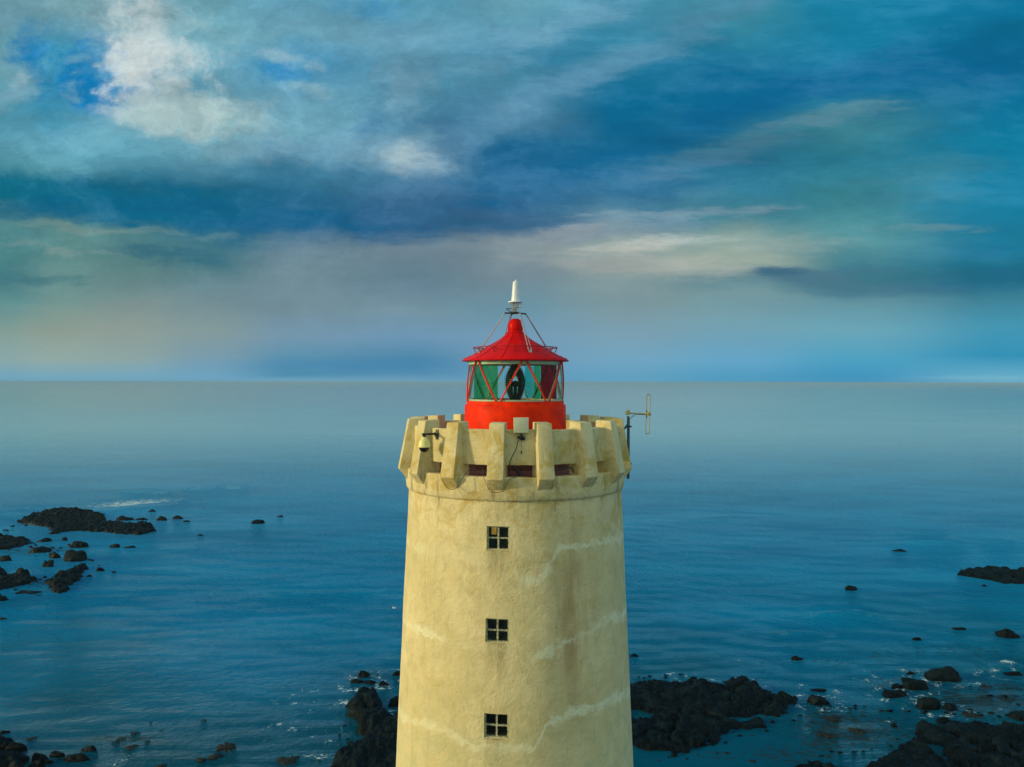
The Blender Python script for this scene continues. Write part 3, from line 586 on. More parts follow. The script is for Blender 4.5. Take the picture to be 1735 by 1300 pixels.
mb = MB(); mb.tube([apt(1094, 702.3), apt(1083, 702), apt(1077, 701.6), apt(1071, 706), apt(1066.5, 711), apt(1066.5, 722)], .010, 6); mb.build('feed_cable', M_CABLE, Y)
for yy, kk in ((722.5, 0), (785, 1)):
    mb = MB(); mb.box(apt(1064.8, yy), (.15, .12, .045)); mb.tube([apt(1059, yy), apt(1071, yy)], .014, 6)
    mb.tube([apt(1062, yy), apt(1056, yy + (6 if not kk else 0), 22.05)], .022, 6)
    mb.tube([apt(1062, yy - (4 if not kk else 12)), apt(1056.5, yy + (6 if not kk else -3), 22.05)], .010, 6)
    if kk: mb.box(apt(1058, yy), (.07, .08, .08))
    mb.build('pole_clamp', M_DARKM, Y)
# lamp behind the highest window
za, zb = 22.15, 22.34; lc = P(-11.0, RT(22.25) - .23, 22.245)
Lm = tag(empty('indoor_lamp', lc), 'yellow lamp glowing behind the top left pane of the highest window', 'lamp')
MB().box(lc, (.13, .05, .19)).build('lamp_shade', M_LAMP, Lm, bevel=.02)
MB().box(lc + Vector((0, .05, -.12)), (.06, .05, .05)).build('lamp_base', M_DARKM, Lm, bevel=.006)
#PART2
# ------------------------------------------------------------------ sea rocks
def hsh(ix, iy, s=0):
    h = np.sin(ix * 127.1 + iy * 311.7 + s * 74.7) * 43758.5453; return h - np.floor(h)
def vno(x, y, s=0):
    ix, iy = np.floor(x), np.floor(y); fx, fy = x - ix, y - iy; fx = fx*fx*(3-2*fx); fy = fy*fy*(3-2*fy)
    a, b, c, d = hsh(ix, iy, s), hsh(ix+1, iy, s), hsh(ix, iy+1, s), hsh(ix+1, iy+1, s)
    return (a*(1-fx)+b*fx)*(1-fy) + (c*(1-fx)+d*fx)*fy
def fbm(x, y, s=0, o=5):
    t, a = 0, .5
    for k in range(o): t = t + a * vno(x * 2**k, y * 2**k, s + k); a *= .5
    return t
def worley(x, y, s=0, full=False):
    ix, iy = np.floor(x), np.floor(y); f1 = np.full(x.shape, 9.); f2 = f1.copy(); cid = np.zeros(x.shape); c2 = cid.copy()
    for ox in (-1, 0, 1):
        for oy in (-1, 0, 1):
            jx, jy = ix + ox, iy + oy; d = np.hypot(jx + .15 + .7*hsh(jx, jy, s) - x, jy + .15 + .7*hsh(jx, jy, s+5) - y)
            r = hsh(jx, jy, s + 9); n = d < f1
            f2 = np.where(n, f1, np.minimum(f2, d)); cid = np.where(n, r, cid); f1 = np.where(n, d, f1)
            px_ = jx + .15 + .7*hsh(jx, jy, s); py_ = jy + .15 + .7*hsh(jx, jy, s+5); c2 = np.where(n, (hsh(jx, jy, s+11) - .5) * (x - px_) + (hsh(jx, jy, s+12) - .5) * (y - py_), c2)
    return (f1, f2, cid, c2) if full else (f1, f2, cid)
def sdist(X, Y, poly):
    poly = np.array(poly); d = np.full(X.shape, 1e9); ins = np.zeros(X.shape, bool)
    for i in range(len(poly)):
        x0, y0 = poly[i-1]; x1, y1 = poly[i]; ex, ey = x1-x0, y1-y0
        t = np.clip(((X-x0)*ex + (Y-y0)*ey) / (ex*ex+ey*ey+1e-9), 0, 1)
        d = np.minimum(d, np.hypot(X-x0-t*ex, Y-y0-t*ey))
        c = ((y0 > Y) != (y1 > Y)) & (X < ex * (Y-y0) / (ey + 1e-12 * (ey == 0)) + x0); ins ^= c
    return np.where(ins, d, -d)
def rock_mat():
    m, t, b, o = mat('wet_basalt')
    co = t.node('ShaderNodeNewGeometry').outputs['Position']; x, y, z = t.sep(co)[:3]
    n1 = t.noise(co, .7, 6, .65); n2 = t.noise(co, 4., 6, .7)
    c = t.mix(t.rng(n1, .35, .65), ROCKA, ROCKB)
    c = t.mix(t.rng(n2, .5, .75, 0, .6), c, ROCKC)
    n3 = t.noise(co, 1.9, 5, .65, .4); c = t.mix(t.rng(n3, .56, .66, 0, .7), c, (.0055, .0050, .0020))
    c = t.mix(t.m('MULTIPLY', t.rng(t.noise(co, 5.5, 3, .5), .70, .76, 0, .3), t.rng(z, .5, .9)), c, (.06, .075, .075))
    wz = t.m('ADD', z, t.m('MULTIPLY', t.m('SUBTRACT', n1, .5), 1.4))
    c = t.mix(t.rng(wz, .15, .55, .85, 0), c, (.0016, .0014, .0006))
    b.inputs['Specular IOR Level'].default_value = .11; b.inputs['Specular Tint'].default_value = (.4, .7, 1, 1)
    t.l.new(c, b.inputs['Base Color']); t.set(b.inputs['Roughness'], t.m('ADD', t.rng(n2, .3, .7, .32, .75), t.rng(z, .1, .7, -.1, .1)))
    vo = t.node('ShaderNodeTexVoronoi', feature='DISTANCE_TO_EDGE'); t.l.new(co, vo.inputs['Vector']); vo.inputs['Scale'].default_value = .8
    h = t.m('ADD', t.m('MULTIPLY', n2, .6), t.m('MULTIPLY', t.m('MINIMUM', vo.outputs[0], .12), 3.0))
    bn = t.node('ShaderNodeBump', {'Strength': .8, 'Distance': .14, 'Height': h}); t.l.new(bn.outputs[0], b.inputs['Normal'])
    return m
ROCKA, ROCKB, ROCKC = (.0012, .0028, .0036), (.0055, .0125, .016), (.0008, .0014, .0015)
M_ROCK = rock_mat()
m, t, b, o = mat('brown_kelp'); M_KELP = m
co = t.node('ShaderNodeNewGeometry').outputs['Position']
t.l.new(t.mix(t.rng(t.noise(co, 2.5, 6, .7), .35, .65), (.004, .004, .0015), (.014, .012, .003)), b.inputs['Base Color']); b.inputs['Roughness'].default_value = .6
b.inputs['Specular IOR Level'].default_value = .3
bn = t.node('ShaderNodeBump', {'Strength': .8, 'Distance': .1, 'Height': t.noise(co, 6, 5, .7)}); t.l.new(bn.outputs[0], b.inputs['Normal'])

FOOT = []                                                  # footprints, for foam and calm water round the rocks
def reef(poly, squeeze, hmax, res, cell, bh, label, seed, holes=(), ramp=1.6, cat='rocky reef', edge=1.0, aniso=1.0, rot=0., flat=.35):
    ym = max(q[1] for q in poly); g = lambda q: gp(q[0], ym - (ym - q[1]) * squeeze)[:2]
    pl = [g(q) for q in poly]; hl = [[g(q) for q in h] for h in holes]
    xs = np.arange(min(p[0] for p in pl) - 1.5, max(p[0] for p in pl) + 1.5, res); ys = np.arange(min(p[1] for p in pl) - 1.5, max(p[1] for p in pl) + 1.5, res)
    X, Y = np.meshgrid(xs, ys); sd = sdist(X, Y, pl)
    for h in hl: sd = np.minimum(sd, -sdist(X, Y, h))
    sd = sd + (fbm(X * .55, Y * .55, seed) - .48) * 2.4 * edge + (fbm(X * 1.7, Y * 1.7, seed + 3) - .48) * 1.0 * edge
    cr, sr = math.cos(rot), math.sin(rot); U = (X * cr + Y * sr) / aniso; V = (-X * sr + Y * cr)
    wxx = (fbm(X * .6, Y * .6, seed + 20) - .5) * 1.2; wyy = (fbm(X * .6, Y * .6, seed + 30) - .5) * 1.2
    f1, f2, cid, ct = worley((U + wxx) / cell, (V + wyy) / cell, seed, True); g1, g2, gid, gt = worley((X + wyy) / cell * 2.9, (Y + wxx) / cell * 2.9, seed + 50, True)
    k = np.clip(sd / ramp, 0, 1); k = k * k * (3 - 2 * k)
    dome = np.clip((.25 + .95 * cid + 1.9 * ct) * np.clip(1.25 - f1, 0, 1), 0, 1.5); crack = np.clip((f2 - f1) / .16, 0, 1) ** .5
    dome2 = np.clip(.2 + .9 * gid + 2.4 * gt, 0, 1.4) * np.clip((g2 - g1) / .10, 0, 1) ** .6
    z = -.30 + np.clip(sd / .5, 0, 1) ** .7 * .28 + k * hmax * (.3 + 1.1 * fbm(X * .3, Y * .3, seed + 7)) * (1 - flat * (cid > .5)) \
        + np.clip(sd / .8, 0, 1) * bh * (dome * (.35 + .65 * crack)) + np.clip(sd / .6, 0, 1) * bh * .42 * dome2 + .22 * (fbm(X * 3, Y * 3, seed + 9) - .5) * k
    ch = np.clip(np.abs(fbm(X * .30, Y * .42, seed + 40) - .47) / .035, 0, 1) if seed not in (5,) else 1.0
    z = z * ch - .22 * (1 - ch)
    keep = sd > -.55; idx = -np.ones(X.shape, int)
    fq = keep[:-1, :-1] & keep[1:, :-1] & keep[:-1, 1:] & keep[1:, 1:]
    use = np.zeros(X.shape, bool)
    for a in (slice(0, -1), slice(1, None)):
        for c in (slice(0, -1), slice(1, None)): use[a, c] |= fq
    idx[use] = np.arange(use.sum()); z = np.where(sd < 0, -.30 + sd, z)
    cx_, cy_ = float(np.mean([p[0] for p in pl])), float(np.mean([p[1] for p in pl]))
    vs = np.stack([X[use] - cx_, Y[use] - cy_, z[use]], 1); j, i = np.nonzero(fq)
    fs = np.stack([idx[j, i], idx[j, i+1], idx[j+1, i+1], idx[j+1, i]], 1)
    me = bpy.data.meshes.new('reef'); me.from_pydata(vs.tolist(), [], fs.tolist()); me.polygons.foreach_set('use_smooth', [True] * len(fs))
    me.materials.append(M_ROCK); o = bpy.data.objects.new('rocky_reef', me); col.objects.link(o); o.location = (cx_, cy_, 0)
    tag(o, label, cat); FOOT.append(('p', pl)); return o
reef([(31,884),(45,878),(62,871),(100,864),(150,866),(185,874),(178,882),(172,886),(200,885),(225,892),(242,886),(268,893),(262,902),(240,907),(190,905),(150,902),(112,902),(85,908),(78,897),(60,891),(40,888)], .97, .22, .14, 1.5, .50, 'long low black reef behind which a white wave breaks', 1, ramp=2.2, edge=1.3)
reef([(-30,913),(0,912),(30,910),(52,914),(57,921),(35,928),(0,933),(-40,930)], .9, .2, .16, 1.4, .38, 'flat dark reef cut by the left edge of the photo below the long reef', 2)
reef([(-40,982),(0,980),(20,972),(45,972),(66,980),(60,988),(40,993),(20,998),(0,1003),(-40,1008)], .92, .25, .15, 1.3, .45, 'broken dark reef with brown weed at the left edge behind tumbled boulders', 3)
reef([(72,1000),(80,985),(95,974),(120,964),(145,958),(155,963),(146,970),(128,975),(148,979),(140,986),(122,995),(120,1003),(100,1011),(84,1004)], .95, .22, .14, 1.2, .42, 'pointed dark reef streaked with pale weed between the left boulders and open water', 4)
reef([(583,1192),(600,1180),(622,1178),(645,1182),(652,1200),(672,1217),(720,1228),(760,1260),(760,1345),(540,1345),(552,1304),(575,1283),(606,1266),(614,1246),(598,1240),(602,1226),(590,1206)], .97, .8, .10, 2.0, .62, 'shore reef of smooth slate grey slabs left of the lighthouse wall', 5, ramp=1.0, edge=.45, aniso=1.9, rot=.9)
reef([(1010,1160),(1060,1160),(1090,1153),(1150,1153),(1170,1150),(1200,1153),(1225,1158),(1250,1148),(1268,1150),(1285,1163),(1310,1172),(1345,1174),(1362,1183),(1362,1193),(1340,1203),(1318,1214),(1286,1222),(1292,1228),(1265,1235),(1225,1243),(1222,1268),(1180,1275),(1150,1285),(1110,1280),(1075,1268),(1010,1262)], .99, .26, .10, 1.5, .38, 'big rugged black reef of piled boulders right of the lighthouse wall', 6, flat=.6,
     holes=[[(1060,1210),(1085,1207),(1104,1210),(1108,1215),(1085,1219),(1060,1221)], [(1246,1216),(1270,1212),(1290,1213),(1284,1219),(1262,1223),(1248,1221)]], ramp=1.2, edge=.8)
reef([(1616,972),(1640,967),(1662,964),(1700,964),(1740,967),(1780,975),(1780,990),(1700,990),(1692,986),(1668,981),(1640,977)], .95, .45, .2, 1.8, .5, 'dark flat topped reef at the right edge far out in the water', 7, edge=.6)
reef([(1440,1330),(1462,1300),(1490,1282),(1530,1264),(1545,1242),(1565,1230),(1580,1232),(1590,1217),(1620,1216),(1650,1224),(1700,1224),(1740,1221),(1800,1225),(1900,1240),(1900,1380),(1440,1380)], .99, .32, .11, 1.7, .40, 'large black rock shelf filling the bottom right corner of the photo', 8,
     holes=[[(1575,1262),(1588,1264),(1592,1274),(1600,1283),(1588,1280),(1578,1270)]], ramp=1.3, edge=.85)
reef([(1325,1302),(1340,1291),(1362,1285),(1388,1285),(1420,1292),(1455,1300),(1460,1330),(1320,1330)], .97, .4, .10, 1.2, .35, 'low weedy reef cut by the bottom edge between the two big reefs', 9, edge=.4)
reef([(-60,1250),(0,1247),(28,1256),(40,1268),(52,1284),(50,1320),(-60,1320)], .95, .35, .10, 1.1, .5, 'cluster of dark shore stones in the bottom left corner', 10, edge=.4)

def boulder(x0, y0, x1, y1, label, seed, kelp=False, blocky=.0, lean=0., asp=.55, cat=None, foam=0.):
    df = F * EYE / (y1 - HY); wid = (x1 - x0) * df / F; dep = wid * asp
    if not kelp:                                           # keep a visible share of the height for the rock face
        dep = min(dep, .62 * (y1 - y0) * df * df / (F * EYE)) if (y1 - y0) > .3 * (x1 - x0) else dep
    dep = max(dep, .35 * wid); dc = df + dep / 2; yt = dc - DIST; xc = CAMX + ((x0 + x1) / 2 - CX) / F * dc
    h = EYE - (y0 - HY) * dc / F; h = max(.08 * wid, min(h * .85, .55 * wid))
    if kelp: h = min(h, .05 + .02 * wid)
    bm = bmesh.new(); bmesh.ops.create_icosphere(bm, subdivisions=4 if wid > 1.2 else 3, radius=1)
    off = Vector((seed * 7.3, seed * 3.1, seed * 1.7)); rp_ = random.Random(seed * 13)
    planes = [(Vector((rp_.gauss(0, 1), rp_.gauss(0, 1), rp_.gauss(0, 1))).normalized(), rp_.uniform(.62, .95)) for _ in range(15)]
    for q in bm.verts:
        d = q.co.normalized(); r = min([1.12] + [pk / max(nk.dot(d), .05) for nk, pk in planes]); r *= 1 + .22 * mn.noise(d * 1.5 + off) + .12 * mn.noise(d * 3.4 + off) + .09 * mn.noise(d * 7.5 + off)
        cell = mn.voronoi(d * 1.6 + off)[0]; r *= 1 + .16 * (cell[1] - cell[0] - .3)
        if kelp: r *= 1 + .9 * mn.noise(Vector((d.x * 4, d.y * 4, 0)) + off * 2)
        q.co = d * r
        if blocky:
            mx = max(abs(k) for k in q.co); q.co = q.co * (1 - blocky) + q.co / max(mx, 1e-3) * blocky
        q.co.z = q.co.z - (.12 if blocky > .3 else .34)
    zs = [q.co.z for q in bm.verts]; xs_ = [q.co.x for q in bm.verts]; zm = max(zs); xm = (max(xs_) - min(xs_)) / 2; xc_ = (max(xs_) + min(xs_)) / 2
    for q in bm.verts:
        q.co = Vector(((q.co.x - xc_) / xm * wid / 2 * 1.02 + lean * q.co.z * wid * .2, q.co.y * dep / 2, q.co.z / zm * h if q.co.z > 0 else q.co.z * h / zm))
    me = bpy.data.meshes.new('boulder'); bm.to_mesh(me); bm.free(); me.polygons.foreach_set('use_smooth', [True] * len(me.polygons))
    me.materials.append(M_KELP if kelp else M_ROCK)
    o = bpy.data.objects.new('kelp_patch' if kelp else 'sea_rock', me); col.objects.link(o); o.location = (xc, yt, 0)
    tag(o, label, cat or ('seaweed' if kelp else 'rock'), 'seaweed patches near the shore' if kelp else 'dark rocks standing in the sea')
    FOOT.append(('e', xc, yt, wid / 2, dep / 2, foam)); return o
R_ = [
 (250,863,267,869,'tiny dark rock straight below the tail of the breaking wave'),
 (193,873,229,884,'wide low rock tucked behind the right half of the long reef'),
 (228,877,252,883,'thin flat rock between the long reef and its right hand neighbours'),
 (262,874,287,884,'rounded rock just right of the tip of the long reef'),
 (290,873,312,881,'second rock in the row leading right from the long reef'),
 (309,882,323,886,'small flat rock ending the row right of the long reef'),
 (424,880,452,889,'lone low rock in open water midway between the long reef and lighthouse'),
 (469,873,480,877,'speck of rock just right of the lone rock in open water'),
 (334,905,346,909,'tiny flat rock in open water below the row of rocks'),
 (-8,902,10,913,'round rock at the left edge above the flat dark reef'),
 (57,911,91,921,'flat weedy rock right of the reef at the left edge'),
 (104,909,116,918,'small upright stone below the left part of the long reef'),
 (113,916,152,931,'wide dark rock just above the square boulder on the left'),
 (48,925,89,939,'low spread out rock left of the square boulder'),
 (108,930,147,953,'tall square sided boulder, biggest standing alone on the left'),
 (83,934,104,948,'round boulder touching the left side of the square boulder'),
 (68,948,92,963,'round boulder below and left of the square boulder'),
 (-4,940,25,954,'rounded dark rock at the left edge level with the square boulder'),
 (-14,956,14,978,'dark rock cut by the left edge above the broken reef'),
 (21,959,51,979,'peaked boulder rising from the broken reef on the left'),
 (52,976,66,986,'small stone at the right end of the broken left reef'),
 (185,921,206,930,'left one of a close pair of small rocks right of the square boulder'),
 (208,926,231,931,'flatter right one of the pair of small rocks right of the square boulder'),
 (160,961,180,970,'small rock off the tip of the pointed reef'),
 (187,968,199,973,'tiny rock beyond the tip of the pointed reef'),
 (-20,1004,18,1022,'weedy dark rock at the left edge below the broken reef'),
 (28,1001,72,1009,'long thin rock lying left of the pointed reef'),
 (-5,1048,14,1053,'thin dark sliver of rock awash at the left edge in calm water'),
 (0,1238,18,1246,'small flat stone topping the bottom left group'),
 (-10,1246,25,1268,'dark boulder at the left edge of the bottom left group'),
 (10,1256,49,1279,'rounded boulder in the middle of the bottom left group'),
 (22,1274,50,1296,'dark stone below the middle boulder of the bottom left group'),
 (48,1272,84,1294,'large smooth grey topped boulder at the right of the bottom left group'),
 (48,1285,78,1306,'pale streaked stone in front of the smooth grey topped boulder'),
 (74,1288,92,1297,'small dark stone at the foot of the smooth grey topped boulder'),
 (85,1274,114,1286,'flat oval rock just right of the bottom left group'),
 (137,1263,167,1277,'upper one of two touching rocks right of the bottom left group'),
 (108,1277,157,1294,'broad long rock, lower one of two touching right of bottom left group'),
 (592,1148,618,1159,'flat weedy rock furthest left of four beside the lighthouse'),
 (607,1134,631,1148,'highest squarish weedy rock of four beside the lighthouse'),
 (615,1151,641,1161,'low middle rock of the four beside the lighthouse'),
 (641,1153,664,1164,'rightmost dark rock of the four beside the lighthouse'),
 (662,1137,690,1146,'flat rock half hidden by the left edge of the lighthouse'),
 (659,1177,695,1199,'dark boulder against the lighthouse edge above the smooth slabs'),
 (1066,1106,1083,1113,'small flat rock touching the right edge of the lighthouse'),
 (1363,1174,1406,1194,'weedy dark rock off the right tip of the big rugged reef'),
 (1372,1165,1402,1172,'thin awash rock just behind the right tip of the big rugged reef'),
 (1248,1142,1276,1160,'pointed rock standing on the back edge of the big rugged reef'),
 (1165,1143,1190,1156,'small cone shaped rock on the back edge of the rugged reef'),
 (1340,1109,1368,1119,'small brown rock alone in the water above the big rugged reef'),
 (1432,989,1453,1000,'small dark rock alone far out on the right, dark water around'),
 (1510,929,1536,934,'thin dark rock furthest out on the right half of the sea'),
 (1664,988,1674,993,'tiny rock just in front of the right edge reef'),
 (1690,1061,1731,1081,'wedge shaped boulder near the right edge in open water'),
 (1615,1061,1638,1067,'low awash rock left of the wedge shaped boulder'),
 (1545,1077,1563,1084,'small awash rock between the lone right rock and the leaning boulder'),
 (1567,1122,1632,1156,'large leaning boulder with a slanted back near the right edge'),
 (1530,1146,1575,1169,'rounded square boulder left below the leaning boulder'),
 (1533,1136,1556,1143,'thin rock just above the rounded square boulder'),
 (1510,1156,1532,1166,'small brown rock touching the left of the rounded square boulder'),
 (1495,1166,1544,1183,'long narrow slanting rock below the rounded square boulder'),
 (1553,1176,1593,1202,'blocky reddish brown boulder in the middle of the right hand group'),
 (1597,1188,1625,1204,'smaller boulder right of the blocky reddish brown one'),
 (1701,1136,1732,1145,'dark rock beneath the small white wave at the right edge'),
 (1509,1222,1522,1232,'small brown stone alone in shallow water right of centre bottom'),
 (1712,1204,1760,1222,'square dark rock cut by the right edge above the corner shelf'),
 (1586,1212,1615,1226,'round boulder on the upper edge of the corner shelf'),
]
blk = {1: 0}
for i, (x0, y0, x1, y1, lb) in enumerate(R_):
    bl = .45 if any(lb.startswith(k) for k in ('tall square', 'rounded square', 'blocky', 'square dark')) else .1
    boulder(x0, y0, x1, y1, lb, i + 1, blocky=bl, lean=(-.5 if 'leaning' in lb else 0), foam=1. if (y1 > 1130 and x0 > 500) else .2)
K_ = [
 (185,1252,205,1263,'left tuft of brown seaweed in the drifting line lower left'),
 (197,1247,222,1257,'ragged seaweed tuft in the middle of the drifting line lower left'),
 (210,1257,242,1273,'largest dark seaweed clump of the drifting line lower left'),
 (215,1239,238,1248,'thin trail of seaweed above the largest clump lower left'),
 (251,1220,261,1228,'small seaweed tuft furthest up in the drifting line lower left'),
 (267,1232,280,1241,'dark seaweed tuft just below the furthest one lower left'),
 (245,1253,258,1260,'small brown seaweed tuft right of the largest clump lower left'),
 (338,1217,353,1224,'faint seaweed patch alone right of the drifting line'),
 (366,1256,406,1274,'oval brown seaweed mat near the bottom between corner and lighthouse'),
 (330,1281,352,1293,'seaweed tuft left below the oval brown mat'),
 (352,1276,382,1290,'seaweed tuft directly below the oval brown mat'),
 (263,1293,284,1304,'seaweed clump cut by the bottom edge left of the oval mat'),
 (462,1287,516,1302,'wide brown seaweed mat at the bottom edge left of the slate slabs'),
 (40,1252,64,1258,'faint thin seaweed streak above the bottom left boulders'),
 (1655,1155,1690,1168,'olive seaweed patch right of the leaning boulder'),
 (1660,1172,1688,1190,'reddish brown weed patch lying right of the blocky boulder'),
 (1630,1198,1665,1216,'olive green weed patch above the corner shelf'),
 (1690,1180,1735,1192,'drifting weed at the right edge above the square cut rock'),
 (1395,1212,1432,1222,'faint brown weed below the weedy rock right of the rugged reef'),
 (1385,1240,1425,1252,'submerged brown weed patch in the calm pool centre right'),
 (1440,1232,1470,1242,'dark submerged weed right of the calm pool'),
 (1270,1285,1285,1292,'little dark weed tuft below the rugged reef near the bottom edge'),
]
for i, (x0, y0, x1, y1, lb) in enumerate(K_): boulder(x0, y0, x1, y1, lb, 200 + i, kelp=True, asp=.8)

# broken stones scattered off the reefs
def frags(n, x0, y0, x1, y1, seed, label, smin=5, smax=14):
    rr_ = random.Random(seed)
    for k in range(n):
        fy = y0 + (y1 - y0) * k / max(n - 1, 1) + rr_.uniform(-4, 4); fx = x0 + (x1 - x0) * k / max(n - 1, 1) + rr_.uniform(-12, 12); s_ = rr_.uniform(smin, smax)
        o = boulder(fx, fy - s_ * .42, fx + s_, fy, label, seed * 31 + k, kelp=rr_.random() < .25); o.name = 'stone'; o['category'] = 'stone'; o['group'] = 'loose ' + label
frags(9, 1225, 1262, 1345, 1214, 3, 'small broken stones along the front edge of the big rugged reef')
frags(8, 1375, 1200, 1470, 1196, 4, 'small stones scattered right of the weedy dark rock', 4, 9)
frags(9, 1470, 1292, 1580, 1222, 5, 'small stones along the left edge of the corner shelf')
frags(8, 1625, 1205, 1710, 1215, 6, 'small stones behind the upper edge of the corner shelf', 5, 12)
frags(9, 545, 1292, 605, 1215, 7, 'small stones along the left edge of the slate slabs', 5, 12)
frags(7, 60, 885, 5, 905, 8, 'small stones between the long reef and the left edge', 5, 12)
frags(8, 60, 924, 175, 960, 9, 'small stones scattered round the square boulder', 4, 10)
frags(7, 60, 1010, 10, 1000, 10, 'small stones round the broken left reef', 5, 12)
frags(8, 95, 1290, 190, 1262, 11, 'small stones right of the bottom left group', 4, 9)
frags(9, 5, 936, 120, 925, 13, 'small low stones between the left edge and the square boulder', 6, 13)
frags(8, 25, 990, 150, 975, 14, 'small low stones along the broken and pointed left reefs', 5, 11)
frags(9, 1500, 1200, 1600, 1208, 15, 'small stones between the blocky boulder and the corner shelf', 6, 13)
frags(8, 1640, 1165, 1725, 1196, 16, 'small stones in the weed right of the blocky boulder', 6, 14)
frags(8, 1380, 1282, 1480, 1268, 17, 'small stones in the shallows above the low weedy reef', 5, 12)
frags(7, 1075, 1150, 1160, 1146, 18, 'small stones along the back edge of the big rugged reef', 5, 10)
frags(6, 1110, 1290, 1230, 1278, 12, 'small stones below the big rugged reef near the lighthouse', 5, 11)

# rocky ground the lighthouse stands on (below the picture)
xs = np.linspace(-30, 34, 120); ys = np.linspace(-50, 29.0, 150); X, Y = np.meshgrid(xs, ys)
sd = sdist(X, Y, [(-9, 27), (9, 28.5), (19, 20), (26, 0), (24, -46), (-24, -46), (-19, 0), (-13, 18)]) + (fbm(X*.3, Y*.3, 77) - .5) * 5
f1, f2, cid = worley(X / 2.2, Y / 2.2, 70)
Z = np.clip(-.4 + np.clip(sd / 5, -1, 1) * 1.1 + np.where(sd > 0, .4 * cid * np.clip(1 - f1*f1, 0, 1) ** .5, 0), -2, 3)
n_ = len(xs); me = bpy.data.meshes.new('ground')
me.from_pydata(np.stack([X.ravel(), Y.ravel(), Z.ravel()], 1).tolist(), [], [(j*n_+i, j*n_+i+1, (j+1)*n_+i+1, (j+1)*n_+i) for j in range(len(ys)-1) for i in range(n_-1)])
me.materials.append(M_ROCK); me.polygons.foreach_set('use_smooth', [True] * len(me.polygons))
g_ = bpy.data.objects.new('ground', me); col.objects.link(g_); tag(g_, kind='structure')

# ------------------------------------------------------------------ sea
def grow(start, d0, k, end):
    r = [start]; d = d0
    while r[-1] < end: r.append(r[-1] + d); d = d0 + k * (r[-1] - start)
    return r
xp = grow(0, .42, .0125, 700)[1:]; xp += [900, 1300, 2000, 4000, 9000, 25000, 70000]
xs = np.array([-q for q in xp[::-1]] + [0] + xp)
yp = grow(24, .34, .0068, 900); ys = np.array([-20000, -4000, -800, -200, -90, -60, -40, -20, 0, 10, 18] + yp + [1150, 1600, 2400, 4000, 8000, 20000, 70000])
X, Y = np.meshgrid(xs, ys)
SX = np.gradient(xs)[None, :] + 0 * X; SY = np.gradient(ys)[:, None] + 0 * X
rg = np.random.RandomState(5); Z = np.zeros_like(X)
amp_mod = .55 + .9 * fbm(X / 60, Y / 25, 12)
for k in range(68):
    L = 1.3 * (7 / 1.3) ** (rg.rand() ** 1.2) if k < 60 else rg.uniform(9, 22); th = math.radians(90 + rg.normal(-10, 34)); kx_, ky_ = math.cos(th) * 2*math.pi/L, math.sin(th) * 2*math.pi/L
    A_ = (.0062 * L ** -.25) if L < 8 else .012; samp = L / (abs(math.cos(th)) * SX + abs(math.sin(th)) * SY + 1e-6)
    ph = kx_ * X + ky_ * Y + rg.rand() * 6.28 + 1.5 * fbm(X / 18, Y / 18, k % 7, 2)
    Z += A_ * np.sin(ph) * np.clip((samp - 2.2) / 2.5, 0, 1)
Z *= amp_mod / (1 + (np.maximum(Y, 0) / 330.) ** 1.5)
# calmer water in the pool between the reefs
calm = np.ones_like(X)
for (px, py, rx, ry) in ((1290, 1265, 8, 8), (1180, 1300, 10, 5), (120, 1150, 30, 12)):
    cx_, cy_, _ = gp(px, py); calm -= .65 * np.exp(-((X-cx_)/rx)**2 - ((Y-cy_)/ry)**2)
Z *= np.clip(calm, .2, 1)
foam = np.zeros_like(X); weed = np.zeros_like(X); calm_a = np.clip(calm, 0, 1)
def ridge(pts, h, w_, fm=0., fw=None, foff=0.):
    """a swell crest along a line, with the foam just behind / on it"""
    global Z, foam
    P_ = [gp(*q)[:2] for q in pts]; d = np.full(X.shape, 1e9); side = np.zeros(X.shape); tt = np.zeros(X.shape)
    for i in range(len(P_) - 1):
        (x0, y0), (x1, y1) = P_[i], P_[i+1]; ex, ey = x1-x0, y1-y0
        t = np.clip(((X-x0)*ex + (Y-y0)*ey) / (ex*ex+ey*ey), 0, 1); dd_ = np.hypot(X-x0-t*ex, Y-y0-t*ey); n = dd_ < d
        d = np.where(n, dd_, d); side = np.where(n, np.sign((Y-y0)*ex - (X-x0)*ey), side); tt = np.where(n, (i + t) / (len(P_) - 1), tt)
    sgn = d * side; ends = np.clip(np.sin(np.clip(tt, .02, .98) * math.pi), 0, 1) ** .6
    prof = np.where(sgn < 0, np.exp(-(sgn / (w_ * .5)) ** 2), np.exp(-(sgn / (w_ * 1.4)) ** 2))
    Z += h * prof * ends * (.75 + .5 * fbm(X / 4, Y / 4, 3))
    if fm: foam = np.maximum(foam, fm * np.where(sgn > -.4, np.exp(-((sgn - foff) / fw) ** 2), np.exp(-(sgn / .5) ** 2) * .6) * ends)
ridge([(140,868),(165,866),(200,864),(250,859),(290,855),(330,852)], .6, 1.8, 1.2, 9.0, 5.0)
ridge([(20,868),(50,863),(90,863)], .5, 2., .2, 2.)
ridge([(310,832),(350,830),(385,827),(420,829)], .9, 1.6)
ridge([(200,834),(250,836),(300,838)], .6, 2.2)
ridge([(-20,870),(20,875),(50,873)], .5, 2)
ridge([(1370,1042),(1410,1040),(1450,1037),(1490,1041)], .32, 1.3)
ridge([(1530,919),(1590,920),(1640,922)], .5, 1.5)
ridge([(1660,917),(1690,920),(1725,922)], .5, 1.5)
ridge([(1540,901),(1570,903),(1600,901)], .5, 1.5)
ridge([(1290,1068),(1350,1072),(1420,1074)], .2, 1.2)
ridge([(1690,1130),(1706,1127),(1738,1126)], .4, 1.0, 1.3, 1.0, .3)
ridge([(440,1000),(540,1003),(640,1000)], .16, 1.4)
